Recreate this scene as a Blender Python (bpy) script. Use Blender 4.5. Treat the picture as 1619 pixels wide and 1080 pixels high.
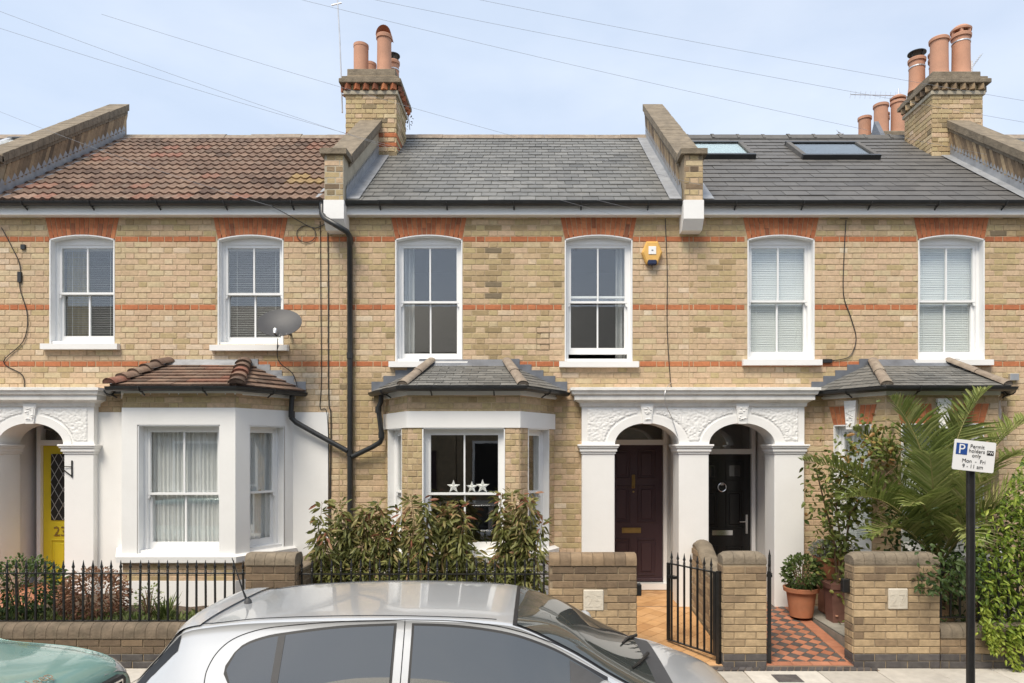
import bpy, math, random
from mathutils import Vector, Matrix, noise
R = math.radians
rnd = random.Random(11)
scn = bpy.context.scene
for o in list(bpy.data.objects):
    bpy.data.objects.remove(o)
COL = scn.collection

# ------------------------------------------------------------------ camera
H = 2.25                                     # eye height above the pavement
cd = bpy.data.cameras.new('camera'); cam = bpy.data.objects.new('camera', cd); COL.objects.link(cam)
cam.location = (0, -9, H); cam.rotation_euler = (R(90), 0, 0)
cd.sensor_width = 36; cd.lens = 24.0; cd.shift_x = -0.0219; cd.shift_y = 0.105
cd.clip_start = 0.05; cd.clip_end = 600
scn.camera = cam
# ------------------------------------------------------------------ sky and sun
SUN_EL, SUN_AZ = 57, 206                      # azimuth from +Y, clockwise: behind the camera, a little to its left
w = bpy.data.worlds.new('World'); scn.world = w; w.use_nodes = True
nt = w.node_tree; N = nt.nodes; L = nt.links
for n in list(N): N.remove(n)
out = N.new('ShaderNodeOutputWorld'); bg = N.new('ShaderNodeBackground'); bg.inputs[1].default_value = 0.15
sky = N.new('ShaderNodeTexSky'); sky.sky_type = 'NISHITA'; sky.sun_disc = False
sky.sun_elevation = R(SUN_EL); sky.sun_rotation = R(SUN_AZ); sky.altitude = 0; sky.air_density = 1.0; sky.dust_density = 2.0; sky.ozone_density = 1.0
tc = N.new('ShaderNodeTexCoord'); mp = N.new('ShaderNodeMapping'); mp.inputs['Scale'].default_value = (1.0, 1.0, 2.6)
nz = N.new('ShaderNodeTexNoise'); nz.inputs['Scale'].default_value = 2.2; nz.inputs['Detail'].default_value = 7; nz.inputs['Roughness'].default_value = 0.55
cr = N.new('ShaderNodeValToRGB'); cr.color_ramp.elements[0].position = 0.30; cr.color_ramp.elements[0].color = (.62, .62, .62, 1); cr.color_ramp.elements[1].position = 0.72; cr.color_ramp.elements[1].color = (.80, .80, .80, 1)
nz2 = N.new('ShaderNodeTexNoise'); nz2.inputs['Scale'].default_value = 3.1; nz2.inputs['Detail'].default_value = 6
cr2 = N.new('ShaderNodeValToRGB'); cr2.color_ramp.elements[0].position = 0.35; cr2.color_ramp.elements[0].color = (3.95, 4.5, 5.3, 1); cr2.color_ramp.elements[1].position = 0.65; cr2.color_ramp.elements[1].color = (4.75, 5.15, 5.75, 1)
mx = N.new('ShaderNodeMixRGB')
L.new(tc.outputs['Generated'], mp.inputs['Vector']); L.new(mp.outputs[0], nz.inputs['Vector']); L.new(mp.outputs[0], nz2.inputs['Vector'])
L.new(nz.outputs['Fac'], cr.inputs[0]); L.new(nz2.outputs['Fac'], cr2.inputs[0])
L.new(cr.outputs[0], mx.inputs[0]); L.new(sky.outputs[0], mx.inputs[1]); L.new(cr2.outputs[0], mx.inputs[2])
L.new(mx.outputs[0], bg.inputs[0]); L.new(bg.outputs[0], out.inputs[0])
sd = bpy.data.lights.new('sun', 'SUN'); sd.energy = 3.0; sd.angle = R(26); sd.color = (1.0, 0.915, 0.78)
so = bpy.data.objects.new('sun', sd); COL.objects.link(so)
az = R(SUN_AZ); el = R(SUN_EL)
sdir = Vector((math.sin(az) * math.cos(el), math.cos(az) * math.cos(el), math.sin(el)))
so.rotation_euler = (-sdir).to_track_quat('-Z', 'Y').to_euler(); so.location = sdir * 40
scn.view_settings.view_transform = 'Standard'; scn.view_settings.look = 'None'
scn.view_settings.exposure = 0.48; scn.view_settings.gamma = 1.0
scn.render.engine = 'CYCLES'

# ------------------------------------------------------------------ pixel to metres, for laying the street out
def PX(px, z): return (px - 845) * z / 1080.0
def PZ(py, z): return H + (710 - py) * z / 1080.0

# ------------------------------------------------------------------ materials
MATS = {}
def new_mat(name):
    m = bpy.data.materials.new(name); m.use_nodes = True
    n = m.node_tree.nodes; b = n['Principled BSDF']
    return m, n, m.node_tree.links, b
def mul(c, k): return (min(c[0]*k, 1), min(c[1]*k, 1), min(c[2]*k, 1), 1)
def mat(name, col, rough=.6, metal=0, var=.15, scale=6, bump=0, bscale=80, dirt=0, dcol=(.1,.08,.05), dscale=1.5, coat=0, spec=.5, tint=None, detail=5, stretch=(1,1,1), trans=0):
    """noise-varied colour, optional dirt patches and fine bump; tint = list of (pos, colour) read from the 'tint' attribute"""
    m, n, l, b = new_mat(name)
    geo = n.new('ShaderNodeNewGeometry')
    mp = n.new('ShaderNodeMapping'); mp.inputs['Scale'].default_value = stretch
    l.new(geo.outputs['Position'], mp.inputs['Vector'])
    nz = n.new('ShaderNodeTexNoise'); nz.inputs['Scale'].default_value = scale; nz.inputs['Detail'].default_value = detail; nz.inputs['Roughness'].default_value = .6
    l.new(mp.outputs[0], nz.inputs['Vector'])
    cr = n.new('ShaderNodeValToRGB'); e = cr.color_ramp.elements
    e[0].position = .28; e[1].position = .72
    l.new(nz.outputs['Fac'], cr.inputs[0])
    if tint:
        at = n.new('ShaderNodeAttribute'); at.attribute_name = 'tint'
        tr = n.new('ShaderNodeValToRGB'); te = tr.color_ramp.elements
        te[0].position = tint[0][0]; te[0].color = tint[0][1] + (1,)
        te[1].position = tint[-1][0]; te[1].color = tint[-1][1] + (1,)
        for p, c in tint[1:-1]:
            x = te.new(p); x.color = c + (1,)
        l.new(at.outputs['Fac'], tr.inputs[0])
        e[0].color = (1-var,)*3 + (1,); e[1].color = (1+var,)*3 + (1,)
        mm = n.new('ShaderNodeMixRGB'); mm.blend_type = 'MULTIPLY'; mm.inputs[0].default_value = 1
        l.new(tr.outputs[0], mm.inputs[1]); l.new(cr.outputs[0], mm.inputs[2]); colout = mm.outputs[0]
    else:
        e[0].color = mul(col, 1-var); e[1].color = mul(col, 1+var); colout = cr.outputs[0]
    if dirt > 0:
        n2 = n.new('ShaderNodeTexNoise'); n2.inputs['Scale'].default_value = dscale; n2.inputs['Detail'].default_value = 8; n2.inputs['Roughness'].default_value = .7
        l.new(mp.outputs[0], n2.inputs['Vector'])
        c2 = n.new('ShaderNodeValToRGB'); c2.color_ramp.elements[0].position = .48; c2.color_ramp.elements[0].color = (0,0,0,1)
        c2.color_ramp.elements[1].position = .75; c2.color_ramp.elements[1].color = (dirt,)*3 + (1,)
        l.new(n2.outputs['Fac'], c2.inputs[0])
        m3 = n.new('ShaderNodeMixRGB'); l.new(c2.outputs[0], m3.inputs[0]); l.new(colout, m3.inputs[1]); m3.inputs[2].default_value = dcol + (1,)
        colout = m3.outputs[0]
    l.new(colout, b.inputs['Base Color'])
    b.inputs['Roughness'].default_value = rough; b.inputs['Metallic'].default_value = metal
    b.inputs['Specular IOR Level'].default_value = spec
    if coat: b.inputs['Coat Weight'].default_value = coat; b.inputs['Coat Roughness'].default_value = .04
    if bump:
        nb = n.new('ShaderNodeTexNoise'); nb.inputs['Scale'].default_value = bscale; nb.inputs['Detail'].default_value = 6
        l.new(mp.outputs[0], nb.inputs['Vector'])
        bp = n.new('ShaderNodeBump'); bp.inputs['Strength'].default_value = bump; bp.inputs['Distance'].default_value = .01
        l.new(nb.outputs['Fac'], bp.inputs['Height']); l.new(bp.outputs[0], b.inputs['Normal'])
    if trans:
        tb = n.new('ShaderNodeBsdfTranslucent'); l.new(colout, tb.inputs[0]); ms = n.new('ShaderNodeMixShader'); ms.inputs[0].default_value = trans
        l.new(b.outputs[0], ms.inputs[1]); l.new(tb.outputs[0], ms.inputs[2]); l.new(ms.outputs[0], n['Material Output'].inputs[0])
    MATS[name] = m
    return m
def glass_mat(name, ior, tintc=(.975,.985,.98), rough=.0, gcol=(1,1,1)):
    m, n, l, b = new_mat(name); n.remove(b)
    tr = n.new('ShaderNodeBsdfTransparent'); tr.inputs[0].default_value = tintc + (1,)
    gl = n.new('ShaderNodeBsdfGlossy'); gl.inputs['Roughness'].default_value = rough; gl.inputs[0].default_value = gcol + (1,)
    geo = n.new('ShaderNodeNewGeometry'); nz = n.new('ShaderNodeTexNoise'); nz.inputs['Scale'].default_value = 2.2
    bp = n.new('ShaderNodeBump'); bp.inputs['Strength'].default_value = .006; bp.inputs['Distance'].default_value = .05
    l.new(geo.outputs['Position'], nz.inputs['Vector']); l.new(nz.outputs['Fac'], bp.inputs['Height']); l.new(bp.outputs[0], gl.inputs['Normal'])
    # Schlick reflectance from the facing angle: the same from both sides of the pane
    lw = n.new('ShaderNodeLayerWeight'); lw.inputs[0].default_value = .5; pw = n.new('ShaderNodeMath'); pw.operation = 'POWER'; pw.inputs[1].default_value = 5; l.new(lw.outputs['Facing'], pw.inputs[0])
    mr = n.new('ShaderNodeMapRange'); mr.inputs['To Min'].default_value = ((ior-1)/(ior+1))**2; mr.inputs['To Max'].default_value = 1; l.new(pw.outputs[0], mr.inputs['Value'])
    ms = n.new('ShaderNodeMixShader'); l.new(mr.outputs[0], ms.inputs[0]); l.new(tr.outputs[0], ms.inputs[1]); l.new(gl.outputs[0], ms.inputs[2])
    l.new(ms.outputs[0], n['Material Output'].inputs[0]); MATS[name] = m
    return m
STOCK = [(0, (.17,.135,.09)), (.2, (.33,.245,.125)), (.34, (.44,.32,.18)), (.44, (.455,.36,.185)), (.53, (.53,.385,.24)), (.64, (.58,.415,.275)), (.74, (.55,.44,.265)), (.86, (.62,.475,.335)), (1, (.67,.56,.41))]
mat('stock_brick', None, .9, var=.16, scale=22, bump=.5, bscale=130, tint=STOCK, dirt=.30, dcol=(.16,.125,.08), dscale=1.6)
mat('pier_brick', None, .92, var=.2, scale=16, bump=.6, bscale=110, tint=[(0,(.12,.085,.055)), (.35,(.25,.175,.105)), (.6,(.38,.275,.16)), (1,(.50,.37,.22))], dirt=.45, dcol=(.12,.09,.06), dscale=2.2)
mat('red_brick', None, .88, var=.18, scale=25, bump=.4, bscale=130, tint=[(0,(.22,.085,.045)), (.4,(.42,.135,.055)), (1,(.53,.20,.085))], dirt=.2, dcol=(.2,.1,.06))
mat('blue_brick', None, .55, var=.2, scale=18, bump=.3, tint=[(0,(.05,.045,.045)), (1,(.10,.09,.088))], dirt=.25, dcol=(.3,.27,.22), dscale=5)
mat('mortar', (.50,.385,.245), .95, var=.24, scale=3.5, bump=.6, bscale=160, dirt=.4, dcol=(.28,.21,.135), dscale=2)
mat('dark_mortar', (.32,.25,.165), .95, var=.2, scale=9, bump=.6, bscale=160, dirt=.5, dcol=(.15,.11,.07), dscale=2)
mat('white_paint', (.80,.79,.765), .7, var=.025, scale=2.2, bump=.12, bscale=55, dirt=.12, dcol=(.55,.52,.45), dscale=1.7)
mat('porch_paint', (.81,.80,.775), .6, var=.02, scale=3, bump=.10, bscale=40, dirt=.10, dcol=(.55,.52,.47), dscale=2)
mat('old_white', (.76,.745,.71), .75, var=.06, scale=5, bump=.3, bscale=60, dirt=.45, dcol=(.35,.32,.26), dscale=4.5)
mat('gloss_white', (.82,.82,.81), .32, var=.015, scale=6, dirt=.08, dcol=(.6,.58,.52), dscale=3)
mat('slate', None, .55, var=.18, scale=14, bump=.35, bscale=50, tint=[(0,(.09,.089,.083)), (.5,(.15,.147,.136)), (1,(.21,.204,.187))], dirt=.35, dcol=(.21,.195,.165), dscale=2.2)
mat('new_slate', None, .6, var=.12, scale=10, bump=.25, bscale=60, tint=[(0,(.078,.074,.07)), (.5,(.10,.095,.089)), (1,(.125,.118,.11))], dirt=.2, dcol=(.17,.16,.145), dscale=2)
mat('roof_tile', None, .92, var=.25, scale=16, bump=.7, bscale=60, tint=[(0,(.075,.045,.032)), (.3,(.155,.098,.07)), (.62,(.205,.13,.09)), (.8,(.215,.085,.056)), (1,(.27,.19,.14))], dirt=.45, dcol=(.31,.26,.20), dscale=5)
mat('lichen_tile', None, .95, var=.3, scale=18, bump=.7, bscale=60, tint=[(0,(.2,.13,.08)), (1,(.36,.25,.10))], dirt=.6, dcol=(.42,.32,.12), dscale=9)
mat('ridge_clay', (.25,.20,.155), .95, var=.25, scale=12, bump=.5, dirt=.5, dcol=(.38,.34,.26), dscale=6)
mat('ridge_grey', (.105,.10,.095), .85, var=.15, scale=9, bump=.3, dirt=.3, dcol=(.2,.19,.17))
mat('coping', (.20,.162,.115), .95, var=.3, scale=9, bump=.8, bscale=45, dirt=.6, dcol=(.12,.10,.075), dscale=4)
mat('cement', (.42,.37,.28), .95, var=.2, scale=5, bump=.5, bscale=40, dirt=.5, dcol=(.27,.22,.15), dscale=2.5)
mat('lead', (.30,.31,.325), .5, metal=.25, var=.22, scale=7, bump=.5, bscale=18, dirt=.5, dcol=(.48,.48,.47), dscale=4)
mat('underlay', (.02,.02,.02), .9, var=.2, scale=9)
mat('lead_dark', (.15,.16,.18), .5, metal=.2, var=.2, scale=7, bump=.4, bscale=18)
mat('black_plastic', (.022,.023,.024), .38, var=.15, scale=5, dirt=.25, dcol=(.09,.085,.075), dscale=4)
mat('black_iron', (.014,.014,.014), .35, var=.2, scale=20, dirt=.15, dcol=(.06,.045,.035), dscale=9)
mat('terracotta', (.42,.165,.08), .85, var=.15, scale=7, bump=.2, dirt=.35, dcol=(.30,.19,.13), dscale=4)
mat('pot_clay', (.48,.25,.16), .85, var=.12, scale=4, bump=.2, dirt=.35, dcol=(.33,.21,.15), dscale=3)
mat('brown_pot', (.16,.075,.055), .7, var=.2, scale=7, dirt=.3, dcol=(.3,.2,.15))
mat('orange_tile', None, .6, var=.12, scale=12, tint=[(0,(.40,.21,.085)), (.5,(.50,.28,.12)), (1,(.56,.33,.16))], dirt=.3, dcol=(.33,.2,.1), dscale=3)
mat('red_tile', None, .65, var=.15, scale=12, tint=[(0,(.34,.13,.07)), (1,(.46,.205,.12))], dirt=.3, dcol=(.25,.14,.09), dscale=4)
mat('grey_tile', None, .6, var=.18, scale=12, tint=[(0,(.07,.06,.055)), (1,(.12,.105,.095))], dirt=.25, dcol=(.2,.15,.12), dscale=4)
mat('grout', (.28,.21,.15), .95, var=.2, scale=9, dirt=.5, dcol=(.1,.08,.06))
mat('paving', None, .92, var=.12, scale=10, bump=.4, bscale=70, tint=[(0,(.42,.385,.33)), (1,(.55,.51,.445))], dirt=.4, dcol=(.27,.24,.2), dscale=2.6)
mat('concrete', (.28,.26,.22), .95, var=.2, scale=7, bump=.5, dirt=.5, dcol=(.13,.115,.09), dscale=3)
mat('asphalt', (.055,.054,.053), .9, var=.3, scale=60, bump=.6, bscale=180)
mat('granite', (.33,.32,.31), .85, var=.25, scale=50, bump=.4)
mat('soil', (.085,.06,.04), 1, var=.4, scale=25, bump=1, bscale=40)
mat('dark_room', (.055,.052,.05), .95, var=.1, scale=2)
mat('blind_white', (.84,.87,.85), .6, var=.02, scale=3)
mat('blind_grey', (.42,.43,.41), .6, var=.05, scale=3)
mat('net', (.84,.84,.83), .95, var=.05, scale=40, trans=.15)
mat('curtain_grey', (.42,.43,.43), .95, var=.08, scale=10)
mat('curtain_gold', (.38,.30,.13), .95, var=.15, scale=10)
mat('purple_door', (.050,.025,.032), .42, var=.05, scale=4)
mat('black_door', (.010,.010,.010), .22, var=.1, scale=4)
mat('yellow_door', (.62,.50,.025), .4, var=.05, scale=4)
mat('brass', (.45,.32,.13), .35, metal=1, var=.15, scale=12)
mat('chrome', (.75,.75,.75), .15, metal=1, var=.05, scale=8)
mat('dish_grey', (.05,.05,.053), .55, var=.1, scale=8)
mat('wire_grey', (.30,.31,.33), .6, var=.1, scale=5)
mat('alu', (.60,.60,.60), .4, metal=.8, var=.1, scale=9)
mat('plaque', (.58,.53,.44), .9, var=.08, scale=12, bump=.5, dirt=.4, dcol=(.42,.37,.29), dscale=8)
mat('alarm_yellow', (.72,.42,.11), .45, var=.06, scale=8)
mat('sign_white', (.82,.81,.79), .4, var=.02, scale=6)
mat('strobe_navy', (.012,.02,.06), .25, var=.05, scale=6)
mat('sign_blue', (.02,.07,.27), .4, var=.03, scale=6)
mat('sign_black', (.012,.012,.012), .4, var=.03, scale=6)
mat('timber', (.20,.155,.105), .9, var=.25, scale=8, bump=.5, stretch=(6,1,1))
mat('tall_pot', (.30,.14,.09), .85, var=.15, scale=8, dirt=.3, dcol=(.18,.12,.09))
glass_mat('window_glass', 1.85)
glass_mat('roof_glass', 1.5, tintc=(.8,.85,.85))

# ------------------------------------------------------------------ mesh building
class MB:
    """collects faces in world coordinates; fr = (ox, oy, angle) is a wall frame: u along, d inwards, v up"""
    def __init__(s, fr=None): s.v = []; s.f = []; s.t = []; s.fr = fr; s.hast = False
    def P(s, p):
        if s.fr is None: return p
        ox, oy, a = s.fr; c, n = math.cos(a), math.sin(a)
        return (ox + p[0]*c - p[1]*n, oy + p[0]*n + p[1]*c, p[2])
    def add(s, vs, fs, tint=.5):
        k = len(s.v); s.v += [s.P(p) for p in vs]; s.t += [tint]*len(vs)
        s.f += [tuple(i + k for i in f) for f in fs]
        return s
    def box(s, x0, x1, y0, y1, z0, z1, tint=.5):
        return s.add([(x0,y0,z0),(x1,y0,z0),(x1,y1,z0),(x0,y1,z0),(x0,y0,z1),(x1,y0,z1),(x1,y1,z1),(x0,y1,z1)],
              [(0,3,2,1),(4,5,6,7),(0,1,5,4),(1,2,6,5),(2,3,7,6),(3,0,4,7)], tint)
    def cbox(s, x0, x1, y0, y1, z0, z1, c=.006, tint=.5):
        """box with chamfered edges on all sides"""
        vs = []; idx = {}
        X, Y, Z = (x0, x1), (y0, y1), (z0, z1); sg = (1, -1)
        for i in (0,1):
            for j in (0,1):
                for k in (0,1):
                    a = (X[i]+sg[i]*c, Y[j]+sg[j]*c, Z[k]); b = (X[i]+sg[i]*c, Y[j], Z[k]+sg[k]*c); d = (X[i], Y[j]+sg[j]*c, Z[k]+sg[k]*c)
                    idx[(i,j,k)] = len(vs); vs += [a, b, d]
        g = lambda i,j,k,m: idx[(i,j,k)] + m
        fs = [(g(0,0,0,0),g(0,1,0,0),g(1,1,0,0),g(1,0,0,0)), (g(0,0,1,0),g(1,0,1,0),g(1,1,1,0),g(0,1,1,0)),
              (g(0,0,0,1),g(1,0,0,1),g(1,0,1,1),g(0,0,1,1)), (g(0,1,0,1),g(0,1,1,1),g(1,1,1,1),g(1,1,0,1)),
              (g(0,0,0,2),g(0,0,1,2),g(0,1,1,2),g(0,1,0,2)), (g(1,0,0,2),g(1,1,0,2),g(1,1,1,2),g(1,0,1,2))]
        for i in (0,1):
            for j in (0,1):
                q = (g(i,j,0,1),g(i,j,1,1),g(i,j,1,2),g(i,j,0,2)); fs.append(q if (i+j) % 2 == 0 else q[::-1])
                q = (g(i,0,j,0),g(i,0,j,1),g(i,1,j,1),g(i,1,j,0)); q = (g(i,0,j,2),g(i,0,j,0),g(i,1,j,0),g(i,1,j,2)); fs.append(q if (i+j) % 2 == 0 else q[::-1])
                q = (g(0,i,j,0),g(0,i,j,1),g(1,i,j,1),g(1,i,j,0)); fs.append(q if (i+j) % 2 == 0 else q[::-1])
        for i in (0,1):
            for j in (0,1):
                for k in (0,1):
                    q = (g(i,j,k,0),g(i,j,k,1),g(i,j,k,2)); fs.append(q if (i+j+k) % 2 == 0 else q[::-1])
        return s.add(vs, fs, tint)
    def prism(s, poly, axis, a, b, tint=.5):
        """poly: 2D points extruded along axis from a to b (axis 0: poly is (y,z); 1: (x,z); 2: (x,y))"""
        n = len(poly)
        def mk(p, t): return [(t,p[0],p[1]), (p[0],t,p[1]), (p[0],p[1],t)][axis]
        vs = [mk(p, a) for p in poly] + [mk(p, b) for p in poly]
        fs = [tuple(range(n)), tuple(range(2*n-1, n-1, -1))] + [(i, i+n, (i+1) % n + n, (i+1) % n) for i in range(n)]
        return s.add(vs, fs, tint)
    def tube(s, pts, r, n=8, cap=True, tint=.5):
        pts = [Vector(p) for p in pts]; m = len(pts); rs = r if isinstance(r, (list, tuple)) else [r]*m
        vs = []; up = None
        for i, p in enumerate(pts):
            t = (pts[min(i+1, m-1)] - pts[max(i-1, 0)]).normalized()
            if up is None:
                up = Vector((0,0,1)) if abs(t.z) < .9 else Vector((0,1,0))
            a = (up - t*up.dot(t)).normalized(); up = a; b = t.cross(a)
            vs += [tuple(p + (a*math.cos(2*math.pi*k/n) + b*math.sin(2*math.pi*k/n))*rs[i]) for k in range(n)]
        fs = [(i*n+k, i*n+(k+1) % n, (i+1)*n+(k+1) % n, (i+1)*n+k) for i in range(m-1) for k in range(n)]
        if cap: fs += [tuple(range(n-1, -1, -1)), tuple(range((m-1)*n, m*n))]
        return s.add(vs, fs, tint)
    def lathe(s, c, prof, n=20, tint=.5, lean=(0,0)):
        z0 = prof[0][1]
        vs = [(c[0] + lean[0]*(z-z0) + r*math.cos(2*math.pi*k/n), c[1] + lean[1]*(z-z0) + r*math.sin(2*math.pi*k/n), c[2]+z) for r, z in prof for k in range(n)]
        m = len(prof)
        fs = [(i*n+k, i*n+(k+1) % n, (i+1)*n+(k+1) % n, (i+1)*n+k) for i in range(m-1) for k in range(n)]
        return s.add(vs, fs + [tuple(range(n-1,-1,-1))], tint)
    def sweep(s, path, prof, closed=True, tint=.5, caps=True):
        """path: (x,y,z) points, mitred in plan; prof: (side, up) with side to the right of travel"""
        m = len(path); k = len(prof); vs = []
        for i, p in enumerate(path):
            def dr(a, b):
                v = Vector((b[0]-a[0], b[1]-a[1], 0)); return v.normalized()
            d0 = dr(path[i-1], p) if i > 0 else dr(p, path[i+1]); d1 = dr(p, path[i+1]) if i < m-1 else d0
            n0 = Vector((d0.y, -d0.x, 0)); n1 = Vector((d1.y, -d1.x, 0)); nn = (n0+n1).normalized(); sc = 1/max(.3, nn.dot(n0))
            vs += [(p[0]+nn.x*q[0]*sc, p[1]+nn.y*q[0]*sc, p[2]+q[1]) for q in prof]
        kk = k if closed else k-1
        fs = [(i*k+j, i*k+(j+1) % k, (i+1)*k+(j+1) % k, (i+1)*k+j) for i in range(m-1) for j in range(kk)]
        if closed and caps: fs += [tuple(range(k-1,-1,-1)), tuple(range((m-1)*k, m*k))]
        return s.add(vs, fs, tint)
    def grid(s, fn, nu, nv, tint=.5):
        vs = [fn(i/nu, j/nv) for j in range(nv+1) for i in range(nu+1)]
        fs = [(j*(nu+1)+i, j*(nu+1)+i+1, (j+1)*(nu+1)+i+1, (j+1)*(nu+1)+i) for j in range(nv) for i in range(nu)]
        return s.add(vs, fs, tint)
    def mesh(s, name, m, smooth=None):
        me = bpy.data.meshes.new(name); me.from_pydata([tuple(p) for p in s.v], [], s.f)
        if m: me.materials.append(MATS[m])
        at = me.attributes.new('tint', 'FLOAT', 'POINT'); at.data.foreach_set('value', s.t)
        if smooth is not None:
            me.polygons.foreach_set('use_smooth', [True]*len(me.polygons)); me.set_sharp_from_angle(angle=R(smooth))
        me.update(); return me
    def build(s, name, m, parent=None, smooth=None, kind=None):
        return link(name, s.mesh(name, m, smooth), parent, kind)
def link(name, me, parent=None, kind=None):
    o = bpy.data.objects.new(name, me); COL.objects.link(o)
    if parent:
        o.parent = parent
        if parent.type == 'EMPTY': o.location = -parent.location
    if kind: o['kind'] = kind
    return o
def thing(name, label, cat, loc=(0,0,0), group=None):
    o = bpy.data.objects.new(name, None); COL.objects.link(o); o.location = loc; o.empty_display_size = .2
    o['label'] = label; o['category'] = cat
    if group: o['group'] = group
    return o
def tag(o, label, cat, group=None):
    o['label'] = label; o['category'] = cat
    if group: o['group'] = group
    return o
def fix_normals(o):
    import bmesh
    bm = bmesh.new(); bm.from_mesh(o.data); bmesh.ops.recalc_face_normals(bm, faces=bm.faces); bm.to_mesh(o.data); bm.free()
def text_obj(name, body, size, m, parent, M, extrude=.001, align='CENTER', xscale=1):
    cu = bpy.data.curves.new(name, 'FONT'); cu.body = body; cu.size = size; cu.extrude = extrude; cu.align_x = align; cu.resolution_u = 3
    t = bpy.data.objects.new(name, cu); COL.objects.link(t)
    dg = bpy.context.evaluated_depsgraph_get(); me = bpy.data.meshes.new_from_object(t.evaluated_get(dg))
    bpy.data.objects.remove(t)
    me.transform(M @ Matrix.Diagonal((xscale,1,1,1))); me.materials.clear(); me.materials.append(MATS[m])
    return link(name, me, parent)
def clampf(x, a=0, b=1): return max(a, min(b, x))
def n3(x, y, z): return noise.noise(Vector((x, y, z)))

# ------------------------------------------------------------------ bricks
CH = .0748; BH = .0655
BAND0 = 3.371 - BH/2                         # bottom of the lowest red band course: all courses are counted from it
def course_z(k): return BAND0 + k*CH
_bm = {}
def brick_geo(w, h, dep=.03, seed=0):
    r = random.Random(seed); c = .004; j = lambda: r.uniform(-.0015, .0015)
    x, z = w/2, h/2; vs = []
    for (sx, sz) in ((-1,-1),(1,-1),(1,1),(-1,1)): vs.append((sx*(x-c)+j(), -.003+j()*.6, sz*(z-c)+j()))
    for (sx, sz) in ((-1,-1),(1,-1),(1,1),(-1,1)): vs.append((sx*x+j()*.7, .001, sz*z+j()*.7))
    for (sx, sz) in ((-1,-1),(1,-1),(1,1),(-1,1)): vs.append((sx*x, dep, sz*z))
    fs = [(0,1,2,3)]
    for a in (0, 4):
        for i in range(4): k = (i+1) % 4; fs.append((a+i, a+4+i, a+4+k, a+k))
    return vs, fs
def brick_mesh(w, h, tb, m):
    key = (round(w/.006), round(h/.005), tb, m)
    if key not in _bm:
        b = MB(); vs, fs = brick_geo(round(w/.006)*.006, h, seed=hash(key) % 9999); b.add(vs, fs, (tb+.5)/14); _bm[key] = b.mesh('brick', m)
    return _bm[key]
def brick_field(fr, u0, u1, v0, v1, holes=(), tintf=None, matf=None, shift=0., bond='flemish', S=.2155, Hd=.1035, J=.0105, anchor=None):
    """holes: (u0,u1,v0,v1) rectangles or callables v->(u0,u1). returns a list of bricks (fr,u,v,w,h,tint,material)"""
    out = []; a0 = BAND0 if anchor is None else anchor
    k0 = math.floor((v0 - a0)/CH) - 1; k1 = math.ceil((v1 - a0)/CH) + 1
    for k in range(k0, k1+1):
        zb = a0 + k*CH; zt = zb + BH
        b, t = max(zb, v0), min(zt, v1)
        if t - b < .018: continue
        vm = (b+t)/2
        segs = [(u0, u1)]
        for hl in holes:
            if callable(hl):
                q = hl(vm)
                if q is None: continue
                ha, hb = q
            else:
                if not (hl[2] < vm < hl[3]): continue
                ha, hb = hl[0], hl[1]
            ns = []
            for (a, c) in segs:
                if hb <= a or ha >= c: ns.append((a, c)); continue
                if ha > a: ns.append((a, ha))
                if hb < c: ns.append((hb, c))
            segs = ns
        if bond == 'flemish': per = S+Hd+2*J; seq = [(0, S), (S+J, Hd)]; off = per/2 if k % 2 else 0
        else: per = S+J; seq = [(0, S)]; off = per/2 if k % 2 else 0
        off += shift
        i0 = math.floor((u0 - off)/per) - 1; i1 = math.ceil((u1 - off)/per) + 1
        for i in range(i0, i1+1):
            for (q, wd) in seq:
                a = off + i*per + q + rnd.uniform(-.002, .002); c = a + wd
                for (sa, sc) in segs:
                    x0, x1 = max(a, sa + (.004 if sa > a else 0)), min(c, sc - (.004 if sc < c else 0))
                    if x1 - x0 < .028: continue
                    um = (x0+x1)/2
                    m = matf(um, vm, k) if matf else 'stock_brick'
                    if m is None: continue
                    t_ = tintf(um, vm, k) if tintf else .5
                    out.append((fr, um, vm, x1-x0, t-b, clampf(t_), m))
    return out
def emit_bricks(bricks, parent, budget=300, name='brick', stuffname='brickwork'):
    """the largest-looking bricks become objects, the rest one joined part per material"""
    def key(b):
        x, y, z = MB(b[0]).P((b[1], 0, b[2])); return -(b[3]*b[4])/max(1, (y+9))**2 + (0 if abs((x*1080/(y+9))+35) < 800 else 1)
    bs = sorted(bricks, key=key)
    rest = {}
    for i, (fr, u, v, w_, h, t, m) in enumerate(bs):
        if i < budget:
            me = brick_mesh(w_, h, int(clampf(t)*13.99), m)
            o = link(name, me, parent)
            p = MB(fr).P((u, rnd.uniform(-.002,.002), v)); base = Vector(p)
            o.location = base - (parent.location if parent.type == 'EMPTY' else Vector())
            o.rotation_euler = (rnd.gauss(0,.004), rnd.gauss(0,.004), fr[2] + rnd.gauss(0,.004))
        else:
            b = rest.setdefault(m, MB())
            b.fr = fr; vs, fs = brick_geo(w_, h, seed=i); dd = rnd.uniform(-.002,.002)
            b.add([(x+u, y+dd, z+v) for x, y, z in vs], fs, clampf(t))
    for m, b in rest.items(): b.build(stuffname, m, parent, kind='stuff')
def cells(mb, u0, u1, v0, v1, holes, d=.004):
    us = sorted({u0, u1, *[c for h in holes for c in h[:2] if u0 < c < u1]}); vs = sorted({v0, v1, *[c for h in holes for c in h[2:] if v0 < c < v1]})
    for a, b in zip(us, us[1:]):
        for c, e in zip(vs, vs[1:]):
            um, vm = (a+b)/2, (c+e)/2
            if any(h[0] < um < h[1] and h[2] < vm < h[3] for h in holes): continue
            mb.add([(a,d,c),(b,d,c),(b,d,e),(a,d,e)], [(0,1,2,3)])

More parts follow.
